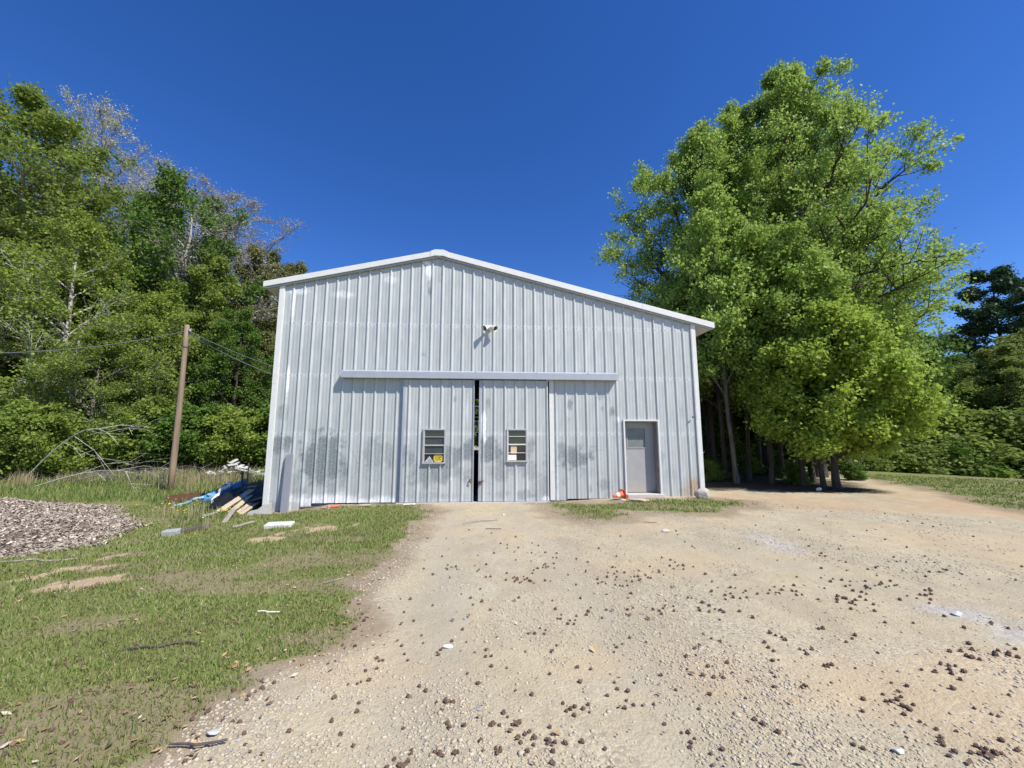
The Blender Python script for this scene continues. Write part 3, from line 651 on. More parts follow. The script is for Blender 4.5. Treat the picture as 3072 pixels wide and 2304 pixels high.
# security light
sl = thing('security_light', 'white twin floodlight fixed high on the corrugated gable wall', 'security light', (5.99, -.03, 4.98))
M_LAMP = simple('white_lamp_plastic', (.80, .77, .68), .45, 0, .06)
b = MB(); b.tube([(0, .03, 0), (0, -.03, 0), (0, -.045, 0)], [.07, .07, .05], 14); b.tube([(0, -.03, 0), (0, -.10, .02)], .025, 8); b.build('mount', M_LAMP, sl)
for sx in (-1, 1):
    p0 = np.array((sx * .03, -.09, .01)); dr = np.array((sx * .62, -.55, -.42)); dr /= np.linalg.norm(dr)
    b = MB(); b.tube([p0, p0 + dr * .05, p0 + dr * .10, p0 + dr * .20], [.03, .045, .05, .085], 14, cap=False); b.tube([p0 - dr * .005, p0], .03, 14); h_ = b.build('lamp_head', M_LAMP, sl)
    q = p0 + dr * .17; b = MB(); b.tube([q, q + dr * .012], .06, 14); b.build('lamp_lens', M_GLASS, h_)
b = MB(); b.tube([(.02, -.06, -.03), (.03, -.10, -.08), (.03, -.11, -.13)], [.018, .03, .035], 10); b.build('sensor', M_LAMP, sl)

# dark cabinet standing inside, seen through the gap
b = MB(); b.box(4.9, 6.15, 3.0, 3.6, -.015, 1.30, bev=.02); o = b.build('cabinet', M_DARKIN); tag(o, 'black cabinet standing inside the barn behind the gap between the sliding doors', 'cabinet')
b = MB(); b.box(5.60, 5.66, 2.995, 2.998, 1.20, 1.27); b.build('paper_tag', M_PAPER, o)

# ------------------------------------------------------------------ small things round the barn
def put(mb, name, mat, label, cat, px=None, xy=None, rz=0, dz=0, group=None, tilt=(0, 0), smooth=False):
    x, y = gp(*px) if px else xy
    o = mb.build(name, mat, None, (x, y, tz(x, y) + dz), (tilt[0], tilt[1], rz), smooth=smooth); return tag(o, label, cat, group)
def rock(sx, sy, sz, seed=1, sub=3, rough=.25):
    import bmesh
    bm = bmesh.new(); bmesh.ops.create_icosphere(bm, subdivisions=sub, radius=1.0); rs = np.random.default_rng(seed)
    dirs = rs.normal(size=(14, 3)); dirs /= np.linalg.norm(dirs, axis=1)[:, None]; offs = .45 + .4 * rs.random(14)
    for v in bm.verts:
        c = np.array(v.co); 
        for d_, o_ in zip(dirs, offs):
            k = c @ d_
            if k > o_: c = c - d_ * (k - o_)
        c = c * (1 + rough * .25 * (float(vnoise(c[0] * 4 + seed * 7, c[1] * 4 + c[2] * 5)) - .5))
        v.co = c * np.array((sx, sy, sz))
    bm.verts.index_update(); V = [v.co[:] for v in bm.verts]; F = [[v.index for v in f.verts] for f in bm.faces]; bm.free()
    return MB().add(V, F)
# traffic cone lying on its side
cone = thing('traffic_cone', 'small orange traffic cone lying on its side by the grey door', 'traffic cone', (9.72, -.34, 0), 0)
cone.location.z = tz(9.72, -.34) + .12; 
M_OR = simple('orange_plastic', (.85, .13, .04), .45, 0, .12); M_WB = simple('reflective_white', (.85, .75, .70), .5, 0, .05)
def cpt(t): return Vector((-.30 * t, -.10 * t, -.05 * t + .03))
b = MB(); b.tube([cpt(0), cpt(.45)], [.10, .075], 20, cap=False); b.tube([cpt(.72), cpt(1.0)], [.055, .035], 20); b.build('cone_body', M_OR, cone)
b = MB(); b.tube([cpt(.45), cpt(.72)], [.0755, .0555], 20, cap=False); b.build('reflective_band', M_WB, cone)
qq = (cpt(1) - cpt(0)).normalized().to_track_quat('X', 'Z').to_matrix().to_4x4()
b = MB(); b.box(-.012, .012, -.135, .135, -.125, .125, M=Matrix.Translation(cpt(0)) @ qq, bev=.008); b.build('cone_base', M_OR, cone)
put(rock(.33, .20, .05, 5), 'flat_rock', simple('tan_rock', (.46, .36, .27), .9, 0, .25, 9, .6, .02), 'flat tan stone slab lying in front of the traffic cone', 'rock', xy=(9.98, -.72), rz=-.2, dz=.02)
put(rock(.13, .1, .05, 8), 'small_rock', simple('pale_rock', (.5, .47, .4), .9), 'small pale rock tucked against the tipped traffic cone', 'rock', xy=(9.62, -.62), dz=.02)
put(rock(.27, .2, .22, 12), 'rock', simple('mottled_rock', (.46, .42, .36), .95, 0, .6, 12, .8, .03), 'mottled grey and white boulder at the right corner of the barn', 'rock', xy=(11.98, -.42), rz=.3, dz=.08)
# leaning metal channel
lc = MB(); lc.box(0, .17, -.012, 0, 0, 1.56); lc.box(0, .012, -.0, .06, 0, 1.53); lc.box(.158, .17, -.0, .06, 0, 1.55)
M_CHAN = simple('dull_zinc', (.30, .30, .32), .55, .3, .1, 5, .1)
lc.v[0][:, 2] = np.where((lc.v[0][:, 2] > 1) & (lc.v[0][:, 0] < .1), 1.50, lc.v[0][:, 2])
tag(lc.build('metal_channel', M_CHAN, None, (.50, -.26, tz(.5, -.26) - .02), (R(-7), R(-1.6), 0)), 'dull grey metal channel propped against the left corner of the barn', 'metal strip')
# concrete bits at the left corner
b = MB(); b.prism([(-.28, 0), (.22, 0), (.22, .27), (.10, .26), (-.06, .13), (-.26, .08)], -.09, .10)
tag(b.build('broken_block', M_CONC, None, (.06, -.36, tz(.06, -.36) - .01), (0, 0, .1)), 'wedge shaped broken concrete block at the left barn corner', 'concrete block')
put(rock(.17, .07, .035, 21), 'concrete_chunk', M_CONC, 'flat concrete chunk lying between the broken block and the metal channel', 'concrete block', xy=(.33, -.52), dz=.02)
x, y = gp(838, 1580); b = MB(); b.box(-.25, .25, -.14, .14, -.02, .065, bev=.01)
tag(b.build('white_slab', simple('white_concrete', (.56, .55, .51), .85, 0, .12, 12, .3), None, (x, y, tz(x, y)), (R(3), 0, R(8))), 'pale rectangular concrete slab lying flat in the grass', 'concrete slab')
x, y = gp(514, 1606); b = MB(); b.box(-.14, .14, -.10, .10, -.03, .11, bev=.015)
tag(b.build('grey_block', simple('grey_block', (.33, .34, .33), .9, 0, .2, 12, .4), None, (x, y, tz(x, y)), (R(4), R(-3), R(10))), 'grey concrete block at the end of the dark rotted timber', 'concrete block')
M_OLD = wood('old_dark_wood', (.11, .085, .07), (.03, .022, .02)); M_GREYW = wood('grey_weathered_wood', (.33, .29, .25), (.14, .11, .09)); M_NEWW = wood('pale_lumber', (.52, .43, .30), (.30, .23, .15))
def board(p0, p1, wd, th, mat, name, label, cat='board', group=None, roll=0, z0=None, z1=None):
    a = Vector((p0[0], p0[1], (tz(*p0) if z0 is None else z0) + th / 2)); c = Vector((p1[0], p1[1], (tz(*p1) if z1 is None else z1) + th / 2)); L = (c - a).length
    q = (c - a).to_track_quat('X', 'Z').to_matrix().to_4x4() @ Matrix.Rotation(roll, 4, 'X'); b = MB(); b.box(0, L, -wd / 2, wd / 2, -th / 2, th / 2, bev=min(th, wd) * .12)
    o = b.build(name, mat); o.matrix_world = Matrix.Translation(a) @ q; return tag(o, label, cat, group)
p0 = gp(535, 1603); p1 = gp(600, 1585); p2 = gp(655, 1578)
board(p0, (p0[0] + (p2[0] - p0[0]) * .75, p0[1] + (p2[1] - p0[1]) * .75), .14, .09, M_OLD, 'rotted_timber', 'dark rotted timber lying in the grass behind the grey block', 'timber')
LP = [((655, 1540), (752, 1493), .17, .035, M_NEWW, 'longest pale plank sloping up the lumber pile beside the barn', .02, .42),
      ((690, 1541), (758, 1500), .14, .035, M_NEWW, 'shorter pale plank lying just below the longest one on the lumber pile', .0, .34),
      ((715, 1542), (772, 1512), .12, .035, M_NEWW, 'short pale board poking out at the right side of the lumber pile', .02, .2),
      ((722, 1546), (778, 1520), .10, .03, M_NEWW, 'short pale board lowest in the lumber pile nearest the barn corner', .01, .14),
      ((600, 1556), (650, 1545), .09, .03, M_GREYW, 'short grey stick of lumber in the grass left of the pile', .02, .05),
      ((672, 1572), (700, 1548), .10, .04, M_GREYW, 'grey split board standing up from the grass below the pile', 0, .14),
      ((700, 1586), (760, 1570), .07, .03, M_GREYW, 'thin grey green stick lying in the grass before the lumber pile', .01, .02)]
for a, c, wd, th, mt, lb, za, zb in LP:
    p0 = gp(*a); p1 = gp(c[0], max(c[1], 1515)); board(p0, p1, wd, th, mt, 'plank', lb, 'plank', 'scrap lumber beside the barn', roll=.1, z0=tz(*p0) + za, z1=tz(*p1) + zb)
for k in range(5):
    a = (-1.5 + .17 * k, .45 + .16 * k); c = (-.35 + .05 * k, 1.0 + .25 * k)
    board(a, c, .16, .04, M_GREYW if k % 2 else M_OLD, 'old_board', ['dark old board behind the pale planks, lowest of its stack', 'grey old board second from the bottom behind the pale planks', 'dark board in the middle of the stack behind the pale planks', 'grey old board second from the top behind the pale planks', 'dark old board topmost of the stack behind the pale planks'][k], 'board', 'old boards behind the pale planks', roll=-.25, z0=tz(*a) + .03 * k, z1=tz(*c) + .28 + .06 * k)
# black tarp draped over the heap
def drape(cx, cy, ax_, ay_, h, seed, mat, name, label, cat, fold=.05, rz=0, ridge=None, drop=.0, res=70):
    u, v = np.meshgrid(np.linspace(-1, 1, res), np.linspace(-1, 1, res), indexing='ij'); u = u.ravel(); v = v.ravel()
    edge = 1 + .12 * (fbm(u * 2 + seed, v * 2) - .5); X = u * ax_ * edge; Y = v * ay_ * edge
    r2 = np.hypot(u, v); prof_ = h * np.clip(1 - r2 ** 1.6 * .78, 0, 1)
    if ridge: prof_ = h * np.clip(1 - np.abs(v) ** 1.3 * .95, 0, 1) * (ridge[0] + (ridge[1] - ridge[0]) * (u + 1) / 2)
    zf = fold * (np.abs(vnoise(X * 5 + seed, Y * 2.0 + seed) - .5) + .6 * np.abs(vnoise(X * 13 + Y * 6, Y * 5 + seed) - .5)) * 2
    c, s = math.cos(rz), math.sin(rz); wx = cx + X * c - Y * s; wy = cy + X * s + Y * c
    z = terr(wx, wy) + prof_ + zf + .01; n = res; i = (np.arange(n - 1)[:, None] * n + np.arange(n - 1)[None]).ravel()
    V = np.c_[wx - cx, wy - cy, z]; me = np_mesh(name, V, np.c_[i, i + n, i + n + 1, i + 1], mat, smooth=True)
    o = obj(name, me, None, (cx, cy, 0)); sm = o.modifiers.new('thickness', 'SOLIDIFY'); sm.thickness = .004; return tag(o, label, cat)
m = NT('black_plastic'); m.base((.012, .013, .016)).P(Roughness=.38); M_BLKT = m.m
drape(-.95, 1.75, 1.25, .95, .78, 4, M_BLKT, 'black_tarp', 'black plastic tarp heaped against the left side of the barn', 'tarp', .10, .35, ridge=(.25, 1.0))
m = NT('blue_tarp'); m.base(m.mix(m.noise(m.obj(), 5, 3), (.04, .19, .42), (.10, .30, .56))).P(Roughness=.45); M_BLUET = m.m
pa = np.array(gp(745, 1452)); pb = np.array(gp(560, 1482)); 
def roll(pa, pb, r0, r1, mat, name, label, cat, seed, K=24, lift=.0):
    t = np.linspace(0, 1, K); P = pa[None] * (1 - t[:, None]) + pb[None] * t[:, None]; P = P + (vnoise(t * 5 + seed, t * 0 + seed)[:, None] - .5) * .15
    rr = (r0 + (r1 - r0) * t) * (.75 + .5 * vnoise(t * 9 + seed, t * 0 + 2)) * np.where((t < .03) | (t > .97), .3, 1)
    z = terr(P[:, 0], P[:, 1]) + rr * .8 + lift * (1 - t); b = MB(); b.tube(np.c_[P, z], rr, 14)
    V = b.v[0]; V += (np.random.default_rng(seed).random(V.shape) - .5) * .03; return tag(b.build(name, mat, smooth=True), label, cat)
pa = np.array(at(748, 14.2)); pb = np.array(at(640, 13.0))
roll(pa, pb, .13, .15, M_BLUET, 'blue_tarp', 'bunched bright blue tarp lying in the weeds left of the barn', 'tarp', 3, lift=.42)
pc = np.array(at(655, 13.0)); pd = np.array(at(545, 12.6))
roll(pc, pd, .05, .03, simple('faded_blue_pipe', (.22, .40, .46), .6, 0, .2), 'faded_tarp', 'thin faded blue strip of sheeting trailing from the bright blue tarp', 'sheeting', 6, lift=.25)
pe = np.array(at(715, 13.3)); pf = np.array(at(655, 12.9))
roll(pe + [0, -.12], pf + [0, -.12], .06, .035, simple('white_plastic', (.78, .78, .76), .5), 'white_sheet', 'crumpled white plastic sheet on the blue tarp', 'sheeting', 9, lift=.62)
# brown iron trough
x, y = gp(552, 1506); b = MB(); b.box(-.42, .42, -.16, -.13, 0, .18); b.box(-.42, .42, .13, .16, 0, .19); b.box(-.42, -.39, -.13, .13, 0, .18); b.box(.39, .42, -.13, .13, 0, .2); b.box(-.39, .39, -.13, .13, .0, .03)
tag(b.build('rusty_trough', simple('rust_brown', (.17, .075, .045), .85, .1, .4, 12, .4), None, (x, y, tz(x, y) + .05), (R(3), R(-4), R(12))), 'long rusty brown metal trough in the tall grass', 'trough')
# posts
x, y = at(741, 13.6); b = MB(); b.tube([(0, 0, -.1), (.01, 0, .5), (-.01, 0, .95)], [.035, .035, .03], 7); b.box(-.06, .06, -.008, .008, .83, .9)
tag(b.build('fence_stake', simple('mossy_post', (.12, .11, .06), .9), None, (x, y, tz(x, y)), (0, R(-3), 0)), 'short mossy post beside the black tarp', 'post')
x, y = at(752, 13.9); z1 = zat(752, 1388, 13.9) - tz(x, y)
b = MB(); b.tube([(0, 0, -.1), (0, 0, z1 * .86)], [.022, .02], 7); o = b.build('thin_stake', simple('brown_stake', (.20, .13, .08), .85), None, (x, y, tz(x, y)), (0, R(1), 0)); tag(o, 'thin tall stake with a yellow tip behind the black tarp', 'stake')
b = MB(); b.tube([(0, 0, z1 * .86), (0, 0, z1)], [.022, .02], 7); b.build('stake_tip', simple('yellow_tip', (.7, .6, .25), .7), o)
# orange pipes, can, sticks near the left wall
b = MB(); b.tube([(-.13, 0, .03), (.13, .03, .035)], .028, 10); put(b, 'orange_pipe', M_OR, 'short orange pipe piece lying by the foot of the barn wall', 'pipe', xy=(1.98, -.62), rz=.35)
b = MB(); b.tube([(-.06, 0, .02), (.07, 0, .02)], .02, 8); put(b, 'clay_pipe', simple('faded_orange', (.62, .24, .12), .6), 'smaller faded orange pipe stub touching the orange pipe', 'pipe', xy=(1.78, -.72), rz=.1)
b = MB(); b.tube([(0, 0, 0), (0, 0, .09), (0, 0, .11)], [.032, .032, .02], 12); put(b, 'bottle', simple('brown_white_bottle', (.45, .35, .3), .4), 'small upright can in front of the orange pipe', 'can', xy=(1.95, -.86))
b = MB(); b.tube([(-.13, 0, .03), (.13, .01, .03)], .026, 8); put(b, 'cut_stick', M_NEWW, 'short cut wooden stick on the grass under the left wall panel', 'stick', xy=(2.75, -.5), rz=.05)
board((.95, -.16), (3.45, -.10), .10, .05, M_OLD, 'base_board', 'long dark board lying along the foot of the left wall', 'board', z0=-.13, z1=-.07)
b = MB(); b.box(-.16, .16, -.05, .05, 0, .012, bev=.003); put(b, 'paper_scrap', M_PAPER, 'pale yellow paper scrap at the foot of the left sliding door', 'paper', xy=(3.85, -.32), rz=.1, dz=.01)
b = MB(); b.tube([(0, 0, 0), (.02, 0, .1), (.03, 0, .13)], [.05, .055, .03], 10); x, y = gp(2452, 1474)
put(b, 'white_jug', simple('white_jug', (.8, .8, .78), .4), 'small white jug under the right hand trees', 'jug', xy=(x, y), tilt=(R(70), 0), dz=.05)
for (px, py, L, a, mt, lb) in ((805, 1842, .22, -.15, M_PAPER, 'white twig on the worn grass edge'), (480, 1945, .55, .15, M_OLD, 'long grey stick half hidden in the near grass'), (1000, 1747, .25, .9, M_GREYW, 'short grey twig on the edge of the dirt drive'), (90, 1685, 1.3, .05, M_GREYW, 'long pale pole lying in front of the mulch heap'), (590, 2245, .3, .1, M_OLD, 'thin dark stick nearest the camera on the dirt'), (1440, 1566, .8, .35, M_GREYW, 'thin grey stick on the dirt before the sliding doors'), (1480, 1590, .3, -.1, M_OLD, 'short dark twig on the drive before the right sliding door'), (1950, 1570, .25, -.3, M_OLD, 'dark bark strip on the dirt below the grass patch')):
    x, y = gp(px, py); ts = np.linspace(-.5, .5, 7); w_ = (vnoise(ts * 4 + px, ts * 0) - .5) * .08; b = MB(); b.tube(np.c_[ts * L, w_ * L * 2, .012 + 0 * ts], .004 + .010 * L * (1 - .6 * np.abs(ts)) * (1.0 if L < 1 else .9), 6)
    put(b, 'stick', mt, lb, 'stick', xy=(x, y), rz=a, dz=.008)
x, y = gp(635, 2205); put(rock(.045, .03, .015, 31), 'pale_stone', simple('pale_blue_stone', (.45, .46, .45), .7), 'pale grey stone chip at the lower left of the drive', 'stone', xy=(x, y), dz=.01)
for (px, py, s_, col, lb) in ((2700, 2262, .04, (.55, .54, .5), 'largest white stone among the gravel at the lower right'), (1345, 1945, .05, (.78, .76, .72), 'white stone in the centre of the drive'), (1395, 1860, .035, (.25, .27, .29), 'blue grey stone in the centre of the drive'), (1440, 2130, .035, (.31, .29, .26), 'grey stone beside a seed ball in the near gravel'), (2000, 1595, .10, (.5, .44, .36), 'flat tan stone in front of the grass patch'), (2875, 1845, .06, (.5, .5, .5), 'pale white stone at the right edge of the yard'), (190, 1468, .10, (.8, .78, .7), 'round white stone in the grass behind the mulch heap'), (1510, 1546, .05, (.62, .6, .55), 'pale pebble on the dirt before the right sliding door')):
    x, y = gp(px, py); put(rock(s_, s_ * .7, s_ * .4, px), 'stone', simple('stone_%d' % px, col, .85, 0, .15, 30, .4), lb, 'stone', xy=(x, y), dz=s_ * .15)

# ------------------------------------------------------------------ mulch heap
def chipmat(name):
    m = NT(name); r = m.geo().outputs['Random Per Island']
    m.base(m.ramp(r, [(0, (.09, .065, .05)), (.25, (.20, .155, .12)), (.55, (.34, .275, .215)), (.8, (.46, .385, .30)), (1, (.64, .56, .45))])).P(Roughness=.9); return m.m
def heapz(x, y):
    d = pinpoly(MULCH, x, y); return terr(x, y) + .45 * sstep(-.05, 2.2, d) * (.75 + .5 * fbm(x * .7, y * .7)) + .03 * (fbm(x * 6, y * 6) - .5) * (d > 0)
X = np.arange(-16, 0.2, .08); Y = np.arange(-5.2, 4, .08); gx, gy = np.meshgrid(X, Y, indexing='ij'); x = gx.ravel(); y = gy.ravel(); d = pinpoly(MULCH, x, y)
z = np.where(d > 0, heapz(x, y) + .012, terr(x, y) - .08); ny = len(Y); i = (np.arange(len(X) - 1)[:, None] * ny + np.arange(ny - 1)[None]); dd = d.reshape(len(X), ny); ok = np.maximum(np.maximum(dd[:-1, :-1], dd[1:, 1:]), np.maximum(dd[1:, :-1], dd[:-1, 1:])) > 0; i = i[ok]
m = NT('mulch'); v = m.obj(); m.base(m.ramp(m.noise(m.scale(v, 1, 1, 1), 22, 5, .75), [(.3, (.06, .045, .035)), (.5, (.15, .115, .09)), (.62, (.24, .19, .145)), (.75, (.36, .29, .22))])).P(Roughness=.95); m.bump(m.noise(v, 30, 5, .7), .9, .04)
heap = obj('mulch_heap', np_mesh('mulch_heap', np.c_[x, y, z], np.c_[i, i + ny, i + ny + 1, i + 1], m.m, smooth=True)); tag(heap, 'low broad heap of brown wood mulch in the grass', 'mulch heap')
N = 110000
x, y = -14 + 14 * rng.random(N), -5.2 + 9 * rng.random(N); d = pinpoly(MULCH, x, y); k = (d > -.15 + .3 * (rng.random(N) - .5)); x, y = x[k], y[k]; n = len(x)
r_ = np.hypot(x - CAM[0], y - CAM[1]); L = (.018 + .055 * rng.random(n) ** 3); a = rng.random(n) * 6.283; til = (rng.random(n) - .5) * 1.4; wd = L * (.16 + .3 * rng.random(n)); zz = heapz(x, y) + .02
ux = np.stack([np.cos(a) * np.cos(til), np.sin(a) * np.cos(til), np.sin(til)], -1); vx = np.stack([-np.sin(a), np.cos(a), (rng.random(n) - .5) * .8], -1); c0 = np.stack([x, y, zz], -1); nx_ = np.cross(ux, vx)
nx_ /= np.linalg.norm(nx_, axis=1)[:, None]; th = (.004 + .003 * rng.random(n))[:, None]
V = np.stack([c0 - ux * L[:, None] - vx * wd[:, None], c0 + ux * L[:, None] - vx * wd[:, None] * .6, c0 + ux * L[:, None] * .8 + vx * wd[:, None], c0 - ux * L[:, None] * .9 + vx * wd[:, None] * .8, c0 + nx_ * th * 2], 1).reshape(-1, 3)
i = np.arange(n) * 5; F = np.concatenate([np.c_[i, i + 1, i + 4], np.c_[i + 1, i + 2, i + 4], np.c_[i + 2, i + 3, i + 4], np.c_[i + 3, i, i + 4]])
o = obj('wood_chips', np_mesh('wood_chips', V, F, chipmat('wood_chips')), heap); o['kind'] = 'stuff'

# ------------------------------------------------------------------ seed balls
def ball_mesh(nm, seed, stem=True):
    rs = np.random.default_rng(seed); import bmesh
    bm = bmesh.new(); bmesh.ops.create_icosphere(bm, subdivisions=2, radius=.0155); V = np.array([v.co[:] for v in bm.verts]); F = [[v.index for v in f.verts] for f in bm.faces]; bm.free()
    nv = len(V); sp = rs.random(nv) < .55; V = V * np.where(sp, 1.28 + .15 * rs.random(nv), .92)[:, None]
    b = MB(); b.add(V, F)
    if stem: b.tube([(0, 0, .01), (.018, .004, .006), (.045 + .02 * rs.random(), .012, -.008)], .0013, 4)
    me = bpy.data.meshes.new(nm); me.from_pydata(np.concatenate(b.v).tolist(), [], b.f); me.materials.append(M_BALL); return me, np.concatenate(b.v), b.f
M_BALL = simple('seed_ball_brown', (.13, .08, .056), .85, 0, .45, 60, .3)
BM = [ball_mesh('seed_ball', k, k != 1) for k in range(3)]
CL = [(1620, 2225, 105, 28), (1490, 2258, 30, 5), (1520, 2170, 40, 6), (1735, 2135, 35, 9), (1330, 2105, 28, 8), (1376, 2180, 26, 4), (1205, 2285, 50, 9), (1345, 2265, 28, 6), (1085, 2052, 25, 6), (1560, 1740, 55, 26), (1640, 1690, 40, 14), (1600, 1710, 20, 6),
      (1700, 1870, 26, 8), (1620, 1895, 26, 7), (1845, 1940, 22, 4), (1760, 1835, 60, 12), (2050, 1690, 30, 9), (2200, 1785, 60, 16), (2370, 1780, 40, 16), (2540, 1803, 45, 20), (2540, 1755, 50, 16), (2670, 1755, 50, 10), (2780, 1788, 45, 12), (2820, 1710, 60, 10), (2640, 1690, 60, 8),
      (2420, 1950, 25, 6), (2480, 1995, 30, 7), (2420, 2070, 20, 4), (2830, 2015, 50, 10), (2900, 1970, 40, 8), (3030, 1970, 50, 12), (2700, 2105, 40, 7), (2960, 2265, 60, 16), (2280, 2160, 30, 4), (2810, 2230, 40, 4), (1500, 1660, 120, 14), (1370, 1700, 60, 12), (1850, 1750, 90, 24), (1950, 1720, 80, 18), (1960, 1830, 60, 12), (2150, 1830, 60, 14), (2100, 1930, 60, 8), (2170, 2030, 60, 6),
      (1330, 1960, 40, 6), (1120, 1990, 50, 5), (1450, 1960, 60, 7), (2040, 2200, 40, 3), (2100, 2270, 60, 5), (1900, 2120, 60, 6), (620, 1880, 200, 14), (250, 2080, 160, 16), (180, 1780, 70, 10), (400, 1850, 120, 14), (900, 1870, 120, 12), (130, 1990, 120, 12), (750, 2050, 120, 10), (300, 1650, 120, 10), (600, 1760, 150, 10), (2350, 1545, 150, 8), (2700, 1540, 200, 12)]
bp = []
for cx, cy, sp, n in CL:
    for k in range(max(1, int(n * .8))):
        px = cx + random.gauss(0, sp * .68); py = cy + random.gauss(0, sp * .25)
        if 1520 < py < 2340: bp.append(gp(px, py))
for k in range(240): bp.append(gp(random.uniform(1000, 3100), 2300 - 720 * random.random() ** .8))
for k in range(60): bp.append(gp(random.uniform(0, 1100), random.uniform(1680, 2300)))
bp = [p for p in bp if not (-.2 < p[0] < 12.4 and p[1] > -.3)]
bp.sort(key=lambda p: math.hypot(p[0] - CAM[0], p[1] - CAM[1]))
def sz_(): return random.uniform(.45, .85)
def bz(x, y): return tz(x, y) + (float(fbm(x * 2.2, y * 2.2, 4)) - .5) * .03
for k, (x, y) in enumerate(bp[:298]):
    g_ = float(masks(np.array([x]), np.array([y]))[0][0]) > .5
    s_ = sz_(); o = obj('seed_ball', BM[k % 3][0], None, (x, y, bz(x, y) + .012 * s_), (random.uniform(-.3, .3), random.uniform(-.3, .3), random.uniform(0, 6.28))); o.scale = (s_, s_, s_ * .8)
    tag(o, 'dark brown spiky seed ball lying in the short grass' if g_ else 'dark brown spiky seed ball lying on the pale gravel', 'seed ball', 'seed balls fallen in the grass' if g_ else 'seed balls scattered on the gravel')
Vs = []; Fs = MB()
for k, (x, y) in enumerate(bp[298:]):
    _, V, F = BM[k % 3]; a = random.uniform(0, 6.28); s_ = sz_() * 1.1; c, s = math.cos(a), math.sin(a); W_ = V * s_; W_ = np.c_[W_[:, 0] * c - W_[:, 1] * s + x, W_[:, 0] * s + W_[:, 1] * c + y, W_[:, 2] + bz(x, y) + .012 * s_]; Fs.add(W_, F)
tag(Fs.build('seed_balls', M_BALL), 'far small seed balls strewn across the back of the dirt yard', 'seed balls', kind='stuff')
# dead leaves on the ground
N = 5200; x, y, r = logr(N, 2.2, 14, R(-54), R(56)); g, wn, so_, li, fr, ins = masks(x, y); k = (rng.random(N) < .06 + .7 * fr + .35 * g) & (y < -.2); x, y, r = x[k], y[k], r[k]; n = len(x)
a = rng.random(n) * 6.283; L = .012 + .02 * rng.random(n) ** 2; zz = terr(x, y) + .018 + (fbm(x * 2.2, y * 2.2, 4) - .5) * .03; ux = np.stack([np.cos(a), np.sin(a), (rng.random(n) - .5) * .8], -1) * L[:, None]; vx = np.stack([-np.sin(a), np.cos(a), (rng.random(n) - .5) * .8], -1) * L[:, None] * .55; c0 = np.stack([x, y, zz], -1)
V = np.stack([c0 - ux, c0 - vx, c0 + ux, c0 + vx], 1).reshape(-1, 3); i = np.arange(n) * 4
m = NT('dead_leaf'); m.base(m.ramp(m.geo().outputs['Random Per Island'], [(0, (.10, .06, .035)), (.5, (.24, .15, .08)), (.85, (.5, .33, .15)), (1, (.6, .52, .4))])).P(Roughness=.8)
tag(obj('dead_leaves', np_mesh('dead_leaves', V, np.c_[i, i + 1, i + 2, i + 3], m.m)), 'small dead leaves and bark bits on the ground', 'dead leaves', kind='stuff')

# ------------------------------------------------------------------ straw tufts and dandelions
def tuft(px, depth, h, n, spread, label, mat=M_STRAW, name='dry_grass_tuft', group='straw coloured grass tufts'):
    X, Y_ = at(px, depth); x = X + rng.normal(0, spread, n); y = Y_ + rng.normal(0, spread, n)
    V, F = blades(x, y, h * (.5 + .6 * rng.random(n)), .012 + .0 * x, .35); V = V - np.array([X, Y_, 0]); tag(obj(name, np_mesh(name, V, F, mat), None, (X, Y_, 0)), label, 'grass tuft', group)
for px, dp, h, n, sp, lb in ((490, 17.2, .9, 90, .35, 'straw coloured grass tuft left of the utility pole foot'), (560, 16.8, 1.1, 110, .4, 'tallest straw tuft at the right of the utility pole foot'), (600, 16.0, .8, 70, .3, 'straw tuft a little right of the utility pole'), (690, 17.5, .85, 80, .35, 'straw tuft between the pole and the thin stake'), (735, 17.0, .9, 60, .3, 'straw tuft just left of the thin stake'), (530, 10.8, .42, 34, .16, 'low straw tuft in front of the rusty trough'), (560, 10.3, .5, 26, .2, 'wispy straw tuft before the trough near the dandelions'), (620, 10.2, .6, 18, .15, 'bent straw tuft left of the pale planks'), (85, 17.5, .75, 150, .18, 'dense tan grass clump behind the mulch heap'), (790, 17.5, .9, 40, .25, 'straw tuft close to the left barn corner'), (640, 8.9, .4, 14, .12, 'small straw tuft left of the grey split board')):
    tuft(px, dp, h, n, sp, lb)
M_YFL = simple('dandelion_yellow', (.85, .62, .03), .7)
for k in range(26):
    px = random.gauss(560, 90); py = random.gauss(1545, 22)
    x, y = gp(px, max(py, 1500)); zt_ = .16 + .08 * random.random(); b = MB(); b.tube([(0, 0, 0), (.01, 0, zt_)], .003, 4); o = b.build('dandelion', M_TALL, None, (x, y, tz(x, y))); tag(o, 'yellow dandelion flower in the weedy grass', 'flower', 'dandelions in the weedy grass')
    b = MB(); b.tube([(.01, 0, zt_ - .008), (.01, 0, zt_ + .004), (.01, 0, zt_ + .012)], [.008, .024, .012], 9); b.build('flower_head', M_YFL, o)

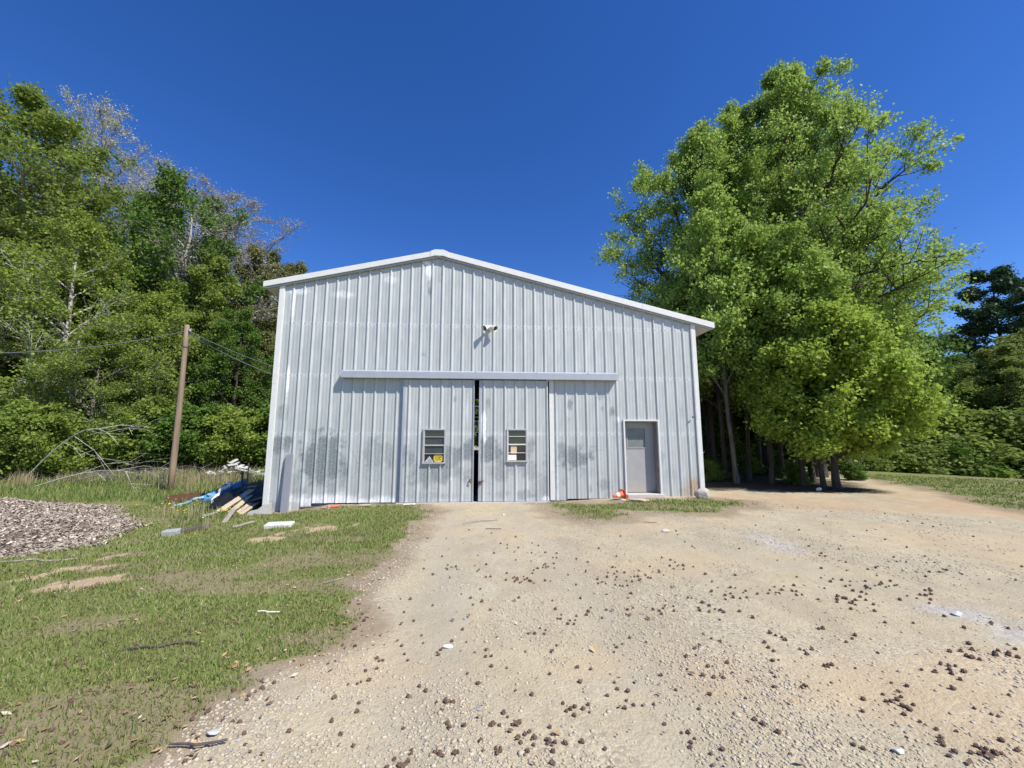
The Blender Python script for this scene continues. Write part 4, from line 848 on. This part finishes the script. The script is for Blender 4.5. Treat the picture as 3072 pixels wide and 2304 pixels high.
# ------------------------------------------------------------------ trees
BK_GREY = bark('grey_bark', (.11, .095, .08), (.34, .30, .25)); BK_DARK = bark('dark_bark', (.028, .022, .017), (.085, .068, .054)); BK_MID = bark('patchy_bark', (.05, .042, .035), (.20, .18, .15)); BK_PALE = bark('pale_bark', (.30, .27, .24), (.58, .54, .48)); BK_TAN = bark('tan_bark', (.18, .16, .13), (.36, .33, .28))
LF = dict(sweet=leafmat('sweetgum_leaf', (.115, .215, .02), (.37, .49, .11), .42, .5, .25),
          lime=leafmat('lime_leaf', (.13, .22, .018), (.37, .47, .08), .45, .55, .2),
          yel=leafmat('yellow_green_leaf', (.115, .18, .022), (.31, .385, .075), .4, .6, .15),
          mid=leafmat('mid_leaf', (.10, .165, .022), (.26, .33, .065), .38, .6, .15),
          dark=leafmat('dark_leaf', (.055, .115, .015), (.14, .23, .04), .3, .6, .15),
          olive=leafmat('olive_leaf', (.10, .115, .03), (.25, .25, .09), .3, .6, .15),
          olivedk=leafmat('shaded_olive_leaf', (.10, .14, .03), (.25, .31, .08), .35, .6, .1),
          pine=leafmat('pine_needle', (.03, .07, .03), (.07, .125, .05), .1, .6),
          bud=leafmat('bud_leaf', (.31, .32, .18), (.52, .53, .34), .3, .7),
          brown=leafmat('brown_bud', (.27, .26, .19), (.45, .43, .34), .3, .7))
def bez(a, c, b, K): 
    t = np.linspace(0, 1, K)[None, :, None]; return a[:, None] * (1 - t) ** 2 + 2 * c[:, None] * t * (1 - t) + b[:, None] * t * t
def nrm(v): return v / (np.linalg.norm(v, axis=-1, keepdims=True) + 1e-9)
def tree_geo(seed, H, tr, base, rad, n1=26, n2=8, n3=6, leaves=30000, ls=.11, up=.35, shape='oval', lean=(0, 0), sag=0., clump=.28, wander=.3, asym=(0, 0), twig=.004):
    """returns (trunk V,F), (leaf V,F). rad(t): crown radius for t=0 crown base .. 1 top"""
    g = np.random.default_rng(seed); K0 = 14
    tt = np.linspace(0, 1, K0); wx = np.cumsum(g.normal(0, wander / K0, K0)); wy = np.cumsum(g.normal(0, wander / K0, K0))
    T = np.c_[wx + lean[0] * tt ** 1.3, wy + lean[1] * tt ** 1.3, tt * H * .96 - .15]; TR = tr * (1 - tt) ** .8 * (1 + .5 * np.exp(-tt * H / .35)) + .012
    def tp(h): q = np.interp(h, T[:, 2], np.arange(K0)); i = np.clip(q.astype(int), 0, K0 - 2); f = (q - i)[:, None]; return T[i] * (1 - f) + T[i + 1] * f, np.interp(h, T[:, 2], TR)
    V0, F0 = tubes(T[None], TR[None], 12); VV = [V0]; FF = [F0]; off = len(V0)
    def addb(P, Rr, S):
        nonlocal off
        V, F = tubes(P, Rr, S); VV.append(V); FF.append(F + off); off += len(V)
    # limbs
    t = (np.arange(n1) + g.random(n1) * .8) / n1; he = base + (H - base) * t; rr = np.array([rad(a) for a in t]) * (.66 + .4 * g.random(n1)); az = np.arange(n1) * 2.39996 + g.random(n1) * .9
    E = np.c_[rr * np.cos(az) + asym[0] * rr, rr * np.sin(az) + asym[1] * rr, he]
    hs = np.clip(he - rr * (up + .55 * g.random(n1)) - .2, base * .55, H * .93); S, sr = tp(hs); E[:, :2] += tp(np.clip(he, 0, H * .94))[0][:, :2]
    E[:, 2] = np.maximum(E[:, 2] - sag * rr, .6)
    Cc = S + (E - S) * .5; Cc[:, 2] += (up - .25) * rr * .5 ; P1 = bez(S, Cc, E, 8); P1[:, 1:] += g.normal(0, .035, P1[:, 1:].shape) * rr[:, None, None] * .6
    r1 = np.minimum(sr * .55, .02 + .022 * rr)[:, None] * np.linspace(1, .22, 8)[None]; addb(P1, r1, 6)
    L1 = np.linalg.norm(E - S, axis=1)
    def sub(P, Rr, L, m, lo, kl, K, S_, ang):
        n = len(P); idx = np.repeat(np.arange(n), m); u = lo + (1 - lo) * (g.random(n * m)); q = u * (P.shape[1] - 1); i = np.clip(q.astype(int), 0, P.shape[1] - 2); f = (q - i)[:, None]
        A = P[idx, i] * (1 - f) + P[idx, i + 1] * f; tan = nrm(P[idx, i + 1] - P[idx, i]); d = nrm(tan * (1.0 - ang * .3) + nrm(g.normal(size=tan.shape)) * ang + np.array([0, 0, .18])); l = L[idx] * kl * (.5 + .8 * g.random(n * m)) * (1.15 - .6 * u)
        B = A + d * l[:, None]; Cx = A + d * l[:, None] * .5 + g.normal(size=d.shape) * l[:, None] * .08; Cx[:, 2] += .05 * l; Q = bez(A, Cx, B, K); r0 = np.maximum(Rr[idx, i] * .6, twig)
        addb(Q, r0[:, None] * np.linspace(1, .3, K)[None], S_); return Q, r0[:, None] * np.linspace(1, .3, K)[None], l
    P2, r2, L2 = sub(P1, r1, L1, n2, .25, .42, 5, 4, .85); P3, r3, L3 = sub(P2, r2, L2, n3, .2, .5, 4, 3, .9)
    # leaves on the outer twigs, in loose clumps
    if leaves > 0:
        tw = np.concatenate([P3[:, 1:].reshape(-1, 3), P2[:, 3:].reshape(-1, 3), P1[:, 6:].reshape(-1, 3)]); wgt = .12 + g.random(len(tw)) ** 3.2 * 3; wgt /= wgt.sum()
        idx = g.choice(len(tw), leaves, p=wgt); c = tw[idx] + g.normal(0, clump * .55, (leaves, 3)) * np.array([1, 1, .8])
        nn = nrm(g.normal(size=(leaves, 3)) + np.array([.25, -.25, .6])); a = nrm(np.cross(nn, g.normal(size=(leaves, 3)))); b = np.cross(nn, a); l = ls * (.55 + .7 * g.random(leaves))[:, None]
        V = np.stack([c - a * l * .5, c + b * l * .48 - nn * l * .12, c + a * l * .55, c - b * l * .48 - nn * l * .12], 1).reshape(-1, 3); i = np.arange(leaves) * 4; LFc = (V, np.c_[i, i + 1, i + 2, i + 3])
    else: LFc = None
    return (np.concatenate(VV), np.concatenate(FF)), LFc
def make_tree(name, label, cat, x, y, geo, bk, lf, rz=0, group=None, s=1.0, zoff=0):
    t = thing(name, label, cat, (x, y, tz(x, y) + zoff), rz, group); t.scale = (s, s, s)
    (V, F), L = geo; obj('trunk', np_mesh('trunk', V, F, bk, smooth=True), t)
    if L: obj('crown', np_mesh('crown', L[0], L[1], lf), t)
    return t
def dup(root, x, y, rz, s, label, group=None, sz=None, bk=None, lf=None):
    r = root.copy(); C.objects.link(r); r.location = (x, y, tz(x, y) - .05); r.rotation_euler = (0, 0, rz); r.scale = (s, s, s if sz is None else sz); r['label'] = label
    if group: r['group'] = group
    elif 'group' in r: del r['group']
    for ch in list(root.children):
        c = ch.copy(); C.objects.link(c); c.parent = r
        m_ = bk if c.name.startswith('trunk') else lf
        if m_ is not None: c.material_slots[0].link = 'OBJECT'; c.material_slots[0].material = m_
    return r
def prof_pts(*p):
    a = np.array(p, float); return lambda t: float(np.interp(t, a[:, 0], a[:, 1]))
def spot(px, topy, depth):
    x, y = at(px, depth, topy); return x, y, zat(px, topy, depth) - tz(x, y)
# --- right: the big sweetgum and its neighbours
x, y, H = spot(2335, 225, 18.5)
geo = tree_geo(52, H, .27, 4.2, prof_pts((0, 3.4), (.15, 4.7), (.35, 4.8), (.55, 4.2), (.72, 3.1), (.87, 1.9), (1, .5)), 66, 11, 8, 200000, .108, 1.0, clump=.25, wander=.35, asym=(-.06, 0))
make_tree('sweetgum_tree', 'tallest leafy sweetgum tree right of the barn with star shaped light green leaves', 'tree', x, y, geo, BK_DARK, LF['sweet'])
x, y, H = spot(2070, 410, 20.5)
geo = tree_geo(12, H * .97, .19, 4.8, prof_pts((0, 3.0), (.2, 4.5), (.45, 4.7), (.7, 3.9), (.88, 2.5), (1, .8)), 50, 10, 8, 115000, .115, .85, clump=.3, wander=.3)
make_tree('sweetgum_tree', 'sweetgum tree rising directly behind the right eave of the barn', 'tree', x, y, geo, BK_DARK, LF['sweet'])
x, y, H = spot(2215, 330, 20)
geo = tree_geo(16, H, .15, 5.2, prof_pts((0, 2.0), (.3, 3.2), (.6, 2.9), (.85, 1.7), (1, .5)), 36, 10, 8, 70000, .11, .9, clump=.26, wander=.3)
make_tree('sweetgum_tree', 'sweetgum tree filling the crown between the tallest one and the one behind the eave', 'tree', x, y, geo, BK_DARK, LF['sweet'])
x, y, H = spot(2450, 890, 14.0)
geo = tree_geo(13, H, .10, 1.8, prof_pts((0, 1.5), (.25, 2.35), (.6, 2.3), (.85, 1.5), (1, .6)), 44, 11, 9, 95000, .115, .3, clump=.32, wander=.3, sag=.28)
make_tree('young_sweetgum_tree', 'low spreading yellow green tree at the right end of the sweetgum group', 'tree', x, y, geo, BK_DARK, LF['lime'])
x, y, H = spot(2440, 470, 22)
geo = tree_geo(14, H, .16, 4.5, prof_pts((0, 2.6), (.3, 3.8), (.6, 3.2), (.85, 1.8), (1, .4)), 36, 9, 8, 60000, .13, .6, clump=.3, wander=.3)
make_tree('sweetgum_tree', 'sweetgum tree behind the low yellow green tree, its top below the tallest', 'tree', x, y, geo, BK_DARK, LF['sweet'])
# slim saplings whose trunks show beside the barn
geoS = tree_geo(15, 10.5, .075, 4.0, prof_pts((0, 1.4), (.4, 2.0), (.8, 1.3), (1, .3)), 24, 8, 6, 18000, .115, .5, clump=.28, wander=.35)
sap = None
for k, (px, dp, s, lab) in enumerate([(2460, 14.2, .85, 'slim dark trunked sapling nearest the dirt yard'), (2425, 16.0, 1.0, 'slim sapling just left of the nearest dark trunk'), (2300, 15.6, 1.0, 'slim sapling in the middle of the shaded trunks'), (2340, 17.5, 1.1, 'dark sapling between the big sweetgum trunk and the pale leaning one'), (2205, 15.8, 1.15, 'pale leaning tree with a patch of white bark beside the barn'), (2165, 17.5, 1.1, 'dark sapling just left of the pale leaning tree'), (2270, 19.5, 1.1, 'dark sapling deep behind the pale leaning tree'), (2135, 20, 1.0, 'dark sapling nearest the right barn corner'), (2500, 17.0, .85, 'short sapling right of the nearest dark trunk'), (2560, 19.0, .8, 'small sapling under the low yellow green tree'), (2190, 22.0, 1.2, 'thin trunk deep in the shade near the barn corner'), (2245, 23.5, 1.2, 'thin trunk deep in the shade behind the leaning tree'), (2310, 22.0, 1.2, 'thin trunk deep in the shade left of the big sweetgum'), (2375, 22.5, 1.2, 'thin trunk deep in the shade behind the big sweetgum'), (2430, 21.0, 1.1, 'thin trunk deep in the shade right of the big sweetgum'), (2485, 21.5, 1.1, 'rightmost thin trunk deep in the shade'), (2395, 15.0, .95, 'slim dark sapling in front of the big sweetgum trunk'), (2235, 17.0, 1.0, 'slim dark sapling just right of the leaning tree')]):
    x, y = at(px, dp)
    if sap is None: sap = make_tree('sapling', lab, 'tree', x, y, geoS, BK_DARK, LF['sweet'], group='saplings right of the barn'); sap.scale = (s, s, s)
    else:
        q = dup(sap, x, y, k * 1.7, s, lab, 'saplings right of the barn', bk=BK_MID if k == 4 else None, lf=LF['lime'] if k % 3 == 0 else None)
        if k == 4: q.rotation_euler = (0, R(-2), .3); q.scale = (1.05, 1.05, 1.15)
# --- archetypes for the woods
A_mid = tree_geo(21, 14, .17, 2.2, prof_pts((0, 2.6), (.25, 3.8), (.55, 3.6), (.8, 2.3), (1, .5)), 40, 11, 8, 36000, .125, .5, clump=.36, wander=.8)
A_dark = tree_geo(22, 14, .16, 2.5, prof_pts((0, 2.2), (.3, 3.4), (.6, 3.0), (.85, 1.9), (1, .5)), 34, 9, 7, 40000, .14, .4, clump=.34, wander=.9)
A_tall = tree_geo(23, 20, .25, 4.5, prof_pts((0, 3.0), (.3, 4.6), (.6, 4.4), (.85, 2.8), (1, .8)), 46, 11, 8, 56000, .14, .6, clump=.4, wander=1.1)
A_clump = tree_geo(24, 15, .20, 6.5, prof_pts((0, 2.4), (.4, 3.6), (.75, 3.2), (1, 1.2)), 26, 8, 8, 26000, .15, .5, clump=.34, wander=1.2)
A_bare = tree_geo(25, 18, .20, 6, prof_pts((0, 2.2), (.35, 4.0), (.7, 3.6), (1, 1.0)), 36, 14, 12, 20000, .07, .9, clump=.2, wander=.5, twig=.010)
A_shrub = tree_geo(26, 3.2, .05, .25, prof_pts((0, 1.3), (.4, 1.6), (.8, 1.1), (1, .4)), 26, 8, 6, 15000, .11, .5, clump=.25, wander=.3)
A_pine = tree_geo(27, 18, .22, 7, prof_pts((0, 2.4), (.35, 3.6), (.7, 2.6), (1, .6)), 34, 9, 8, 60000, .16, .1, clump=.30, wander=.4)
proto = {}
def plant(kind, geo, name, label, px, topy, depth, lf, bk, H0, rz=None, group=None, wx=1.0):
    x, y, H = spot(px, topy, depth); s = H / H0; rz = random.uniform(0, 6.28) if rz is None else rz
    if kind not in proto: proto[kind] = t = make_tree(name, label, 'tree' if 'shrub' not in name else 'shrub', x, y, geo, bk, lf, rz, group)
    else: t = dup(proto[kind], x, y, rz, s, label, group, lf=lf, bk=bk)
    t.scale = (s * wx, s * wx, s); t.location.z = tz(x, y) - .05
    nm = name
    if not t.name.startswith(nm): t.name = nm
    return t
# left wood, front trees named one by one
WL = [('tall', A_tall, 'broadleaf_tree', 'tallest tree of the left wood, with a broad rounded yellow green crown', 95, 288, 23, 'mid', BK_GREY, 20, 1.15),
      ('tall', A_tall, 'broadleaf_tree', 'tall tree cut by the left picture edge, below the highest rounded crown', -110, 420, 21, 'mid', BK_GREY, 20, 1.1),
      ('bare', A_bare, 'budding_tree', 'nearly bare pale budding tree rising above the wood at the left', 325, 318, 28, 'bud', BK_TAN, 18, .85),
      ('bare', A_bare, 'budding_tree', 'broad bare grey brown tree with a dome of fine twigs nearest the barn roof', 690, 575, 30, 'brown', BK_TAN, 18, 1.5),
      ('bare', A_bare, 'budding_tree', 'thin bare tree behind the dark green crown, left of the broad bare one', 520, 515, 33, 'brown', BK_PALE, 18, 1.2),
      ('clump', A_clump, 'broadleaf_tree', 'dark green tree with an open rounded crown standing clear against the sky', 585, 562, 26, 'dark', BK_PALE, 15, .9),
      ('clump', A_clump, 'broadleaf_tree', 'small dark green tree top between the pale budding tree and the dark open crown', 440, 580, 27, 'dark', BK_GREY, 15, .7),
      ('mid', A_mid, 'broadleaf_tree', 'yellow green tree with a pale trunk in front of the budding tree', 235, 640, 20.5, 'yel', BK_PALE, 14, 1.0),
      ('mid', A_mid, 'broadleaf_tree', 'low yellow green tree behind the top of the utility pole', 500, 870, 22.5, 'yel', BK_GREY, 14, 1.2),
      ('mid', A_mid, 'broadleaf_tree', 'mid green tree low at the left picture edge behind the fallen branches', 30, 800, 20, 'mid', BK_GREY, 14, 1.2),
      ('dark', A_dark, 'broadleaf_tree', 'dark green tree right of the utility pole', 640, 760, 25, 'mid', BK_DARK, 14, .9),
      ('dark', A_dark, 'broadleaf_tree', 'brownish olive tree behind the left barn eave', 790, 745, 29, 'olive', BK_DARK, 14, .85),
      ('dark', A_dark, 'broadleaf_tree', 'dark tree whose tip just shows over the left end of the roof', 885, 790, 33, 'olive', BK_DARK, 14, .8),
      ('dark', A_dark, 'broadleaf_tree', 'dark green tree left of the utility pole behind the yellow green one', 370, 800, 25, 'dark', BK_DARK, 14, 1.1),
      ('mid', A_mid, 'broadleaf_tree', 'small leafy tree low at the wood edge midway between mulch heap and pole', 330, 980, 20, 'mid', BK_GREY, 14, 1.3),
      ('dark', A_dark, 'broadleaf_tree', 'dark low tree between the utility pole and the barn wall', 720, 930, 24, 'dark', BK_DARK, 14, 1.0),
      ('dark', A_dark, 'broadleaf_tree', 'dark olive tree filling the space right beside the left barn corner', 800, 1000, 27, 'olive', BK_DARK, 14, 1.2),
      ('dark', A_dark, 'broadleaf_tree', 'dark tree behind the broad tall tree at the left', 150, 560, 31, 'mid', BK_DARK, 14, .9)]
for kind, g_, nm, lb, px, ty, dp, lf, bk, H0, wx in WL: plant(kind, g_, nm, lb, px, ty, dp * 1.17, LF[lf], bk, H0, wx=wx)
ORD = 'leftmost,second,third,fourth,fifth,sixth,seventh,eighth,ninth,tenth,eleventh,twelfth,thirteenth,fourteenth,fifteenth,sixteenth,seventeenth,eighteenth,nineteenth,twentieth,twenty-first,twenty-second,twenty-third,twenty-fourth,twenty-fifth,twenty-sixth,twenty-seventh,twenty-eighth,twenty-ninth,thirtieth,thirty-first,thirty-second'.split(',')
def nth(k): return 'leftmost' if k == 0 else ORD[k] + ' from the left'
GB = 'background trees of the wood on the left'
for k, (px, ty, dp) in enumerate(sorted([(-120, 560, 36), (20, 620, 38), (130, 700, 40), (260, 760, 39), (380, 830, 41), (480, 820, 40), (580, 860, 42), (680, 880, 41), (780, 860, 43), (880, 900, 45), (970, 960, 47), (-60, 900, 33), (90, 950, 34), (430, 960, 36), (560, 980, 37), (860, 1000, 41), (-200, 700, 34)])):
    plant('dark' if k % 2 else 'mid', A_dark if k % 2 else A_mid, 'background_tree', 'background tree deep in the left wood, %s' % nth(k), px, ty, dp, LF[['dark', 'mid', 'olive'][k % 3]], BK_DARK, 14, group=GB, wx=1.15)
GS = 'understorey shrubs along the left wood edge'
for k, px in enumerate(range(-60, 900, 130)):
    plant('shrub', A_shrub, 'woodland_shrub', 'front row shrub at the foot of the left wood, %s' % nth(k), px + random.uniform(-20, 20), random.uniform(1190, 1270), random.uniform(23.5, 26.5), LF[['mid', 'dark', 'yel', 'dark'][k % 4]], BK_DARK, 3.2, group=GS, wx=1.3)
plant('shrub', A_shrub, 'leafy_shrub', 'bright green broad leaved shrub behind the fallen branches', 120, 1210, 19.5, LF['mid'], BK_DARK, 3.2, wx=1.1)
for k, px in enumerate(range(-90, 960, 85)):
    plant('shrub', A_shrub, 'woodland_shrub', 'tall back row shrub in the left wood, %s' % nth(k), px, 1120 + random.uniform(-30, 50), 32 + random.uniform(-1, 3), LF[['dark', 'olive'][k % 2]], BK_DARK, 3.2, group=GS, wx=1.5)
# bare pale trunks standing in the left wood
for k, (px, ty, dp, r_, lb) in enumerate([(235, 1000, 23.5, .13, 'thick pale barked trunk standing behind the fallen branches')]):
    x, y, H = spot(px, ty, dp); t = np.linspace(0, 1, 10); b = MB(); b.tube(np.c_[.1 * t + .08 * np.sin(t * 7 + k), .1 * np.cos(t * 5), t * H - .1], r_ * (1.15 - .6 * t), 12)
    for q in range(5): u = .35 + .13 * q; p = np.array([.1 * u, 0, u * H]); dr = np.array([math.cos(q * 2.4), math.sin(q * 2.4), .8]); b.tube([p, p + dr * .6, p + dr * 1.3 + [0, 0, .3]], [.025, .015, .006], 6)
    tt_ = thing('dead_tree', lb, 'tree', (x, y, tz(x, y))); b.build('trunk', BK_PALE if k == 0 else BK_GREY, tt_, smooth=True)
# right background
WR = [('pine', A_pine, 'pine_tree', 'dark pine tree rising at the right picture edge above the olive trees', 2960, 812, 44, 'pine', BK_DARK, 18, 1.2),
      ('pine', A_pine, 'pine_tree', 'dark pine tree half outside the right picture edge', 3110, 850, 42, 'pine', BK_DARK, 18, 1.0),
      ('mid', A_mid, 'broadleaf_tree', 'wide olive green tree at the right picture edge in front of the pines', 3060, 990, 34, 'olivedk', BK_DARK, 14, 1.5),
      ('mid', A_mid, 'broadleaf_tree', 'rounded mid green tree beyond the low yellow green tree', 2880, 1060, 38, 'dark', BK_DARK, 14, 1.4),
      ('dark', A_dark, 'broadleaf_tree', 'brownish vine covered tree between the pines and the field', 2990, 1040, 33, 'olivedk', BK_DARK, 14, 1.3),
      ('mid', A_mid, 'broadleaf_tree', 'mid green tree cut by the right picture edge beyond the field', 3170, 1010, 34, 'olivedk', BK_DARK, 14, 1.4)]
for kind, g_, nm, lb, px, ty, dp, lf, bk, H0, wx in WR: plant(kind, g_, nm, lb, px, ty, dp, LF[lf], bk, H0, wx=wx)
GR_ = 'background trees of the wood on the right'
for k, (px, ty, dp) in enumerate(sorted([(1400, 1125, 46), (1445, 1120, 44), (1500, 1120, 46), (2080, 760, 30), (2180, 700, 32), (2280, 800, 30), (2380, 760, 33), (2480, 820, 30), (2580, 860, 33), (2650, 930, 37), (2780, 1060, 37), (2000, 860, 36), (2130, 900, 27), (2230, 920, 26), (2350, 950, 27), (2480, 980, 26), (2600, 1010, 31), (2740, 1080, 38), (2830, 1100, 40), (2170, 900, 42), (2330, 900, 42), (2480, 900, 42), (2080, 1000, 24.5)])):
    plant('dark' if k % 2 else 'mid', A_dark if k % 2 else A_mid, 'background_tree', 'dark background tree beyond the right hand trees, %s' % nth(k), px, ty, dp, LF[['dark', 'mid', 'dark'][k % 3]], BK_DARK, 14, group=GR_, wx=1.15)
GS = 'understorey shrubs under the right hand trees'
for k, (px, ty, dp) in enumerate(sorted([(2125, 1365, 19), (2260, 1370, 19.5), (2345, 1375, 19), (2400, 1415, 15.2), (2200, 1410, 17), (2560, 1385, 17), (2150, 1290, 24), (2250, 1290, 25), (2350, 1290, 25), (2450, 1290, 24), (2550, 1280, 25), (2640, 1260, 28), (2720, 1260, 29), (2800, 1250, 29), (2880, 1250, 28), (2960, 1250, 27.5), (3040, 1240, 27), (3120, 1240, 27), (2680, 1300, 26.5), (2760, 1300, 26.5), (2840, 1310, 26.5), (2130, 1380, 16.5), (2380, 1390, 15.5), (3150, 1250, 27)])):
    plant('shrub', A_shrub, 'woodland_shrub', 'shaded shrub below the right hand trees, %s' % nth(k), px, ty, dp, LF[['dark', 'mid', 'olivedk', 'olivedk'][k % 4]], BK_DARK, 3.2, group=GS, wx=1.2 if dp < 20 else 1.6)
# ------------------------------------------------------------------ utility pole, wires
x, y = at(514, 16.2, 1440); ztop = zat(563, 975, 16.2)
xt, yt = at(563, 16.2, 975); pz = tz(x, y)
pole = thing('utility_pole', 'leaning brown wooden utility pole in the field left of the barn', 'utility pole', (x, y, pz))
tp_ = np.array([xt - x, yt - y, ztop - pz]); b = MB(); tl = np.linspace(0, 1, 8); b.tube([tp_ * t + [0.02 * math.sin(t * 4), 0, -.1 * (t == 0)] for t in tl],   .115 - .03 * tl, 14); b.build('pole_shaft', wood('pole_wood', (.27, .20, .13), (.13, .095, .065), (14, 14, .7)), pole, smooth=True)
b = MB(); q = tp_ * .86; b.tube([q - [0, 0, .03], q + [0, 0, .03]], .10, 12); b.build('pole_band', M_STEEL, pole)
b = MB(); q = tp_ * .965; b.tube([q, q + [.16, -.05, 0]], .03, 8); b.tube([q + [.16, -.05, -.05], q + [.16, -.05, .05]], .035, 8); b.build('insulator', M_ALU, pole)
top = np.array([xt, yt, ztop]) - [0, 0, .25]
M_WIRE = simple('wire_rubber', (.13, .14, .14), .6)
def wire(a, c, sag, r_, label):
    t = np.linspace(0, 1, 24)[:, None]; a, c = np.array(a, float), np.array(c, float); P = a * (1 - t) + c * t; P[:, 2] -= sag * 4 * (t * (1 - t))[:, 0]; b = MB(); b.tube(P - a, r_, 6)
    tag(b.build('overhead_wire', M_WIRE, None, a), label, 'wire')
xl, yl = at(-250, 13.0, 1056); wire(top, (xl, yl, zat(-250, 1056, 13.0)), .35, .017, 'dark wire running from the pole top to the left picture edge')
wire(top + [.1, 0, -.02], (-.06, 2.2, zat(812, 1140, 14.0)), .12, .014, 'upper wire from the pole to the barn side wall')
wire(top + [.1, 0, -.14], (-.06, 2.4, zat(815, 1152, 14.0) - .18), .16, .016, 'lower wire from the pole to the barn side wall')
# ------------------------------------------------------------------ fallen branches, rubble
def branchy(px, py, depth, L, seed, label, bk, rz, arch=.5, n=9, r_=.045):
    g = np.random.default_rng(seed); X, Y_ = at(px, depth); t = np.linspace(0, 1, 12)
    main = np.c_[L * t, .2 * np.sin(t * 3) * L * .2, arch * np.sin(t * math.pi * .75) * L * .5 + .05]; b = MB(); b.tube(main, r_ * (1 - .8 * t), 7)
    for k in range(n):
        u = .3 + .65 * g.random(); p = main[int(u * 11)]; d = np.array([.8, g.normal() * .5, g.normal() * .35 + .05]); d /= np.linalg.norm(d); l = L * (.25 + .3 * g.random())
        pts = np.array([p, p + d * l * .5 + [0, 0, .05], p + d * l + [0, 0, -.12 * l]]); pts[:, 2] = np.maximum(pts[:, 2], .02); b.tube(pts, [r_ * .4, r_ * .25, .005], 5)
        for q in range(3): s0 = pts[1] + (pts[2] - pts[1]) * g.random(); e = s0 + g.normal(size=3) * l * .22 + d * l * .25; e[2] = max(e[2], .02); b.tube([s0, e], [.009, .004], 4)
    o = b.build('fallen_branch', bk, None, (X, Y_, tz(X, Y_)), (0, 0, rz)); tag(o, label, 'fallen branch')
branchy(80, 1400, 17.8, 5.0, 1, 'arching pale dead branch leaning up at the wood edge behind the mulch heap', BK_PALE, -.25, .95, 6, .03)
branchy(120, 1420, 17.0, 4.6, 2, 'long low pale branch lying in the brush below the arching one', BK_PALE, -.1, .3, 5, .03)
branchy(230, 1420, 18.5, 4.5, 3, 'thin grey branch lying along the brush towards the utility pole', BK_GREY, .1, .25, 6, .025)
# dead brown brush along the wood edge
N = 5000; px = rng.uniform(-350, 800, N); dp = rng.uniform(18.5, 23, N); P = CAM[None] + (FWD[None] * 1 + RGT[None] * ((px - 1536) / FPX)[:, None]) * dp[:, None]; x, y = P[:, 0], P[:, 1]; k = (x < -1.0); x, y = x[k], y[k]; n = len(x)
V, F = blades(x, y, (.15 + .4 * rng.random(n) ** 2), .02 + 0 * x, 1.6); tag(obj('dead_brush', np_mesh('dead_brush', V, F, grassmat('dead_twigs', [(0, (.13, .095, .075)), (.6, (.26, .20, .16)), (1, (.42, .35, .27))], .05))), 'tangled dead brown brush along the foot of the left wood', 'brush', kind='stuff')
M_WR = simple('white_rubble', (.52, .51, .48), .85, 0, .2, 8, .4)
g2 = np.random.default_rng(5)
for k in range(34):
    px = 632 + 165 * g2.random(); hgt = .55 * math.exp(-((px - 705) / 38) ** 2) + .05; 
    X, Y_ = at(px, 20.5 + g2.random() * 1.4, 1375); b = MB(); s_ = .07 + .17 * g2.random(); b.box(-s_, s_, -s_ * .55, s_ * .55, -.035, .035, bev=.01)
    o = b.build('rubble_slab', M_WR, None, (X, Y_, tz(X, Y_) + .06 + hgt * g2.random()), (g2.normal() * .35, g2.normal() * .35, g2.random() * 3)); tag(o, 'broken white slab piece in the rubble pile at the wood edge', 'rubble', 'broken white slabs in the rubble pile')
b = MB(); b.tube([(-.5, 0, .05), (0, .05, .14), (.5, 0, .12)], [.03, .035, .02], 6); X, Y_ = at(765, 15.0); tag(b.build('driftwood', BK_PALE, None, (X, Y_, tz(X, Y_) + .15)), 'pale curved branch piece in the grass near the left barn corner', 'branch')
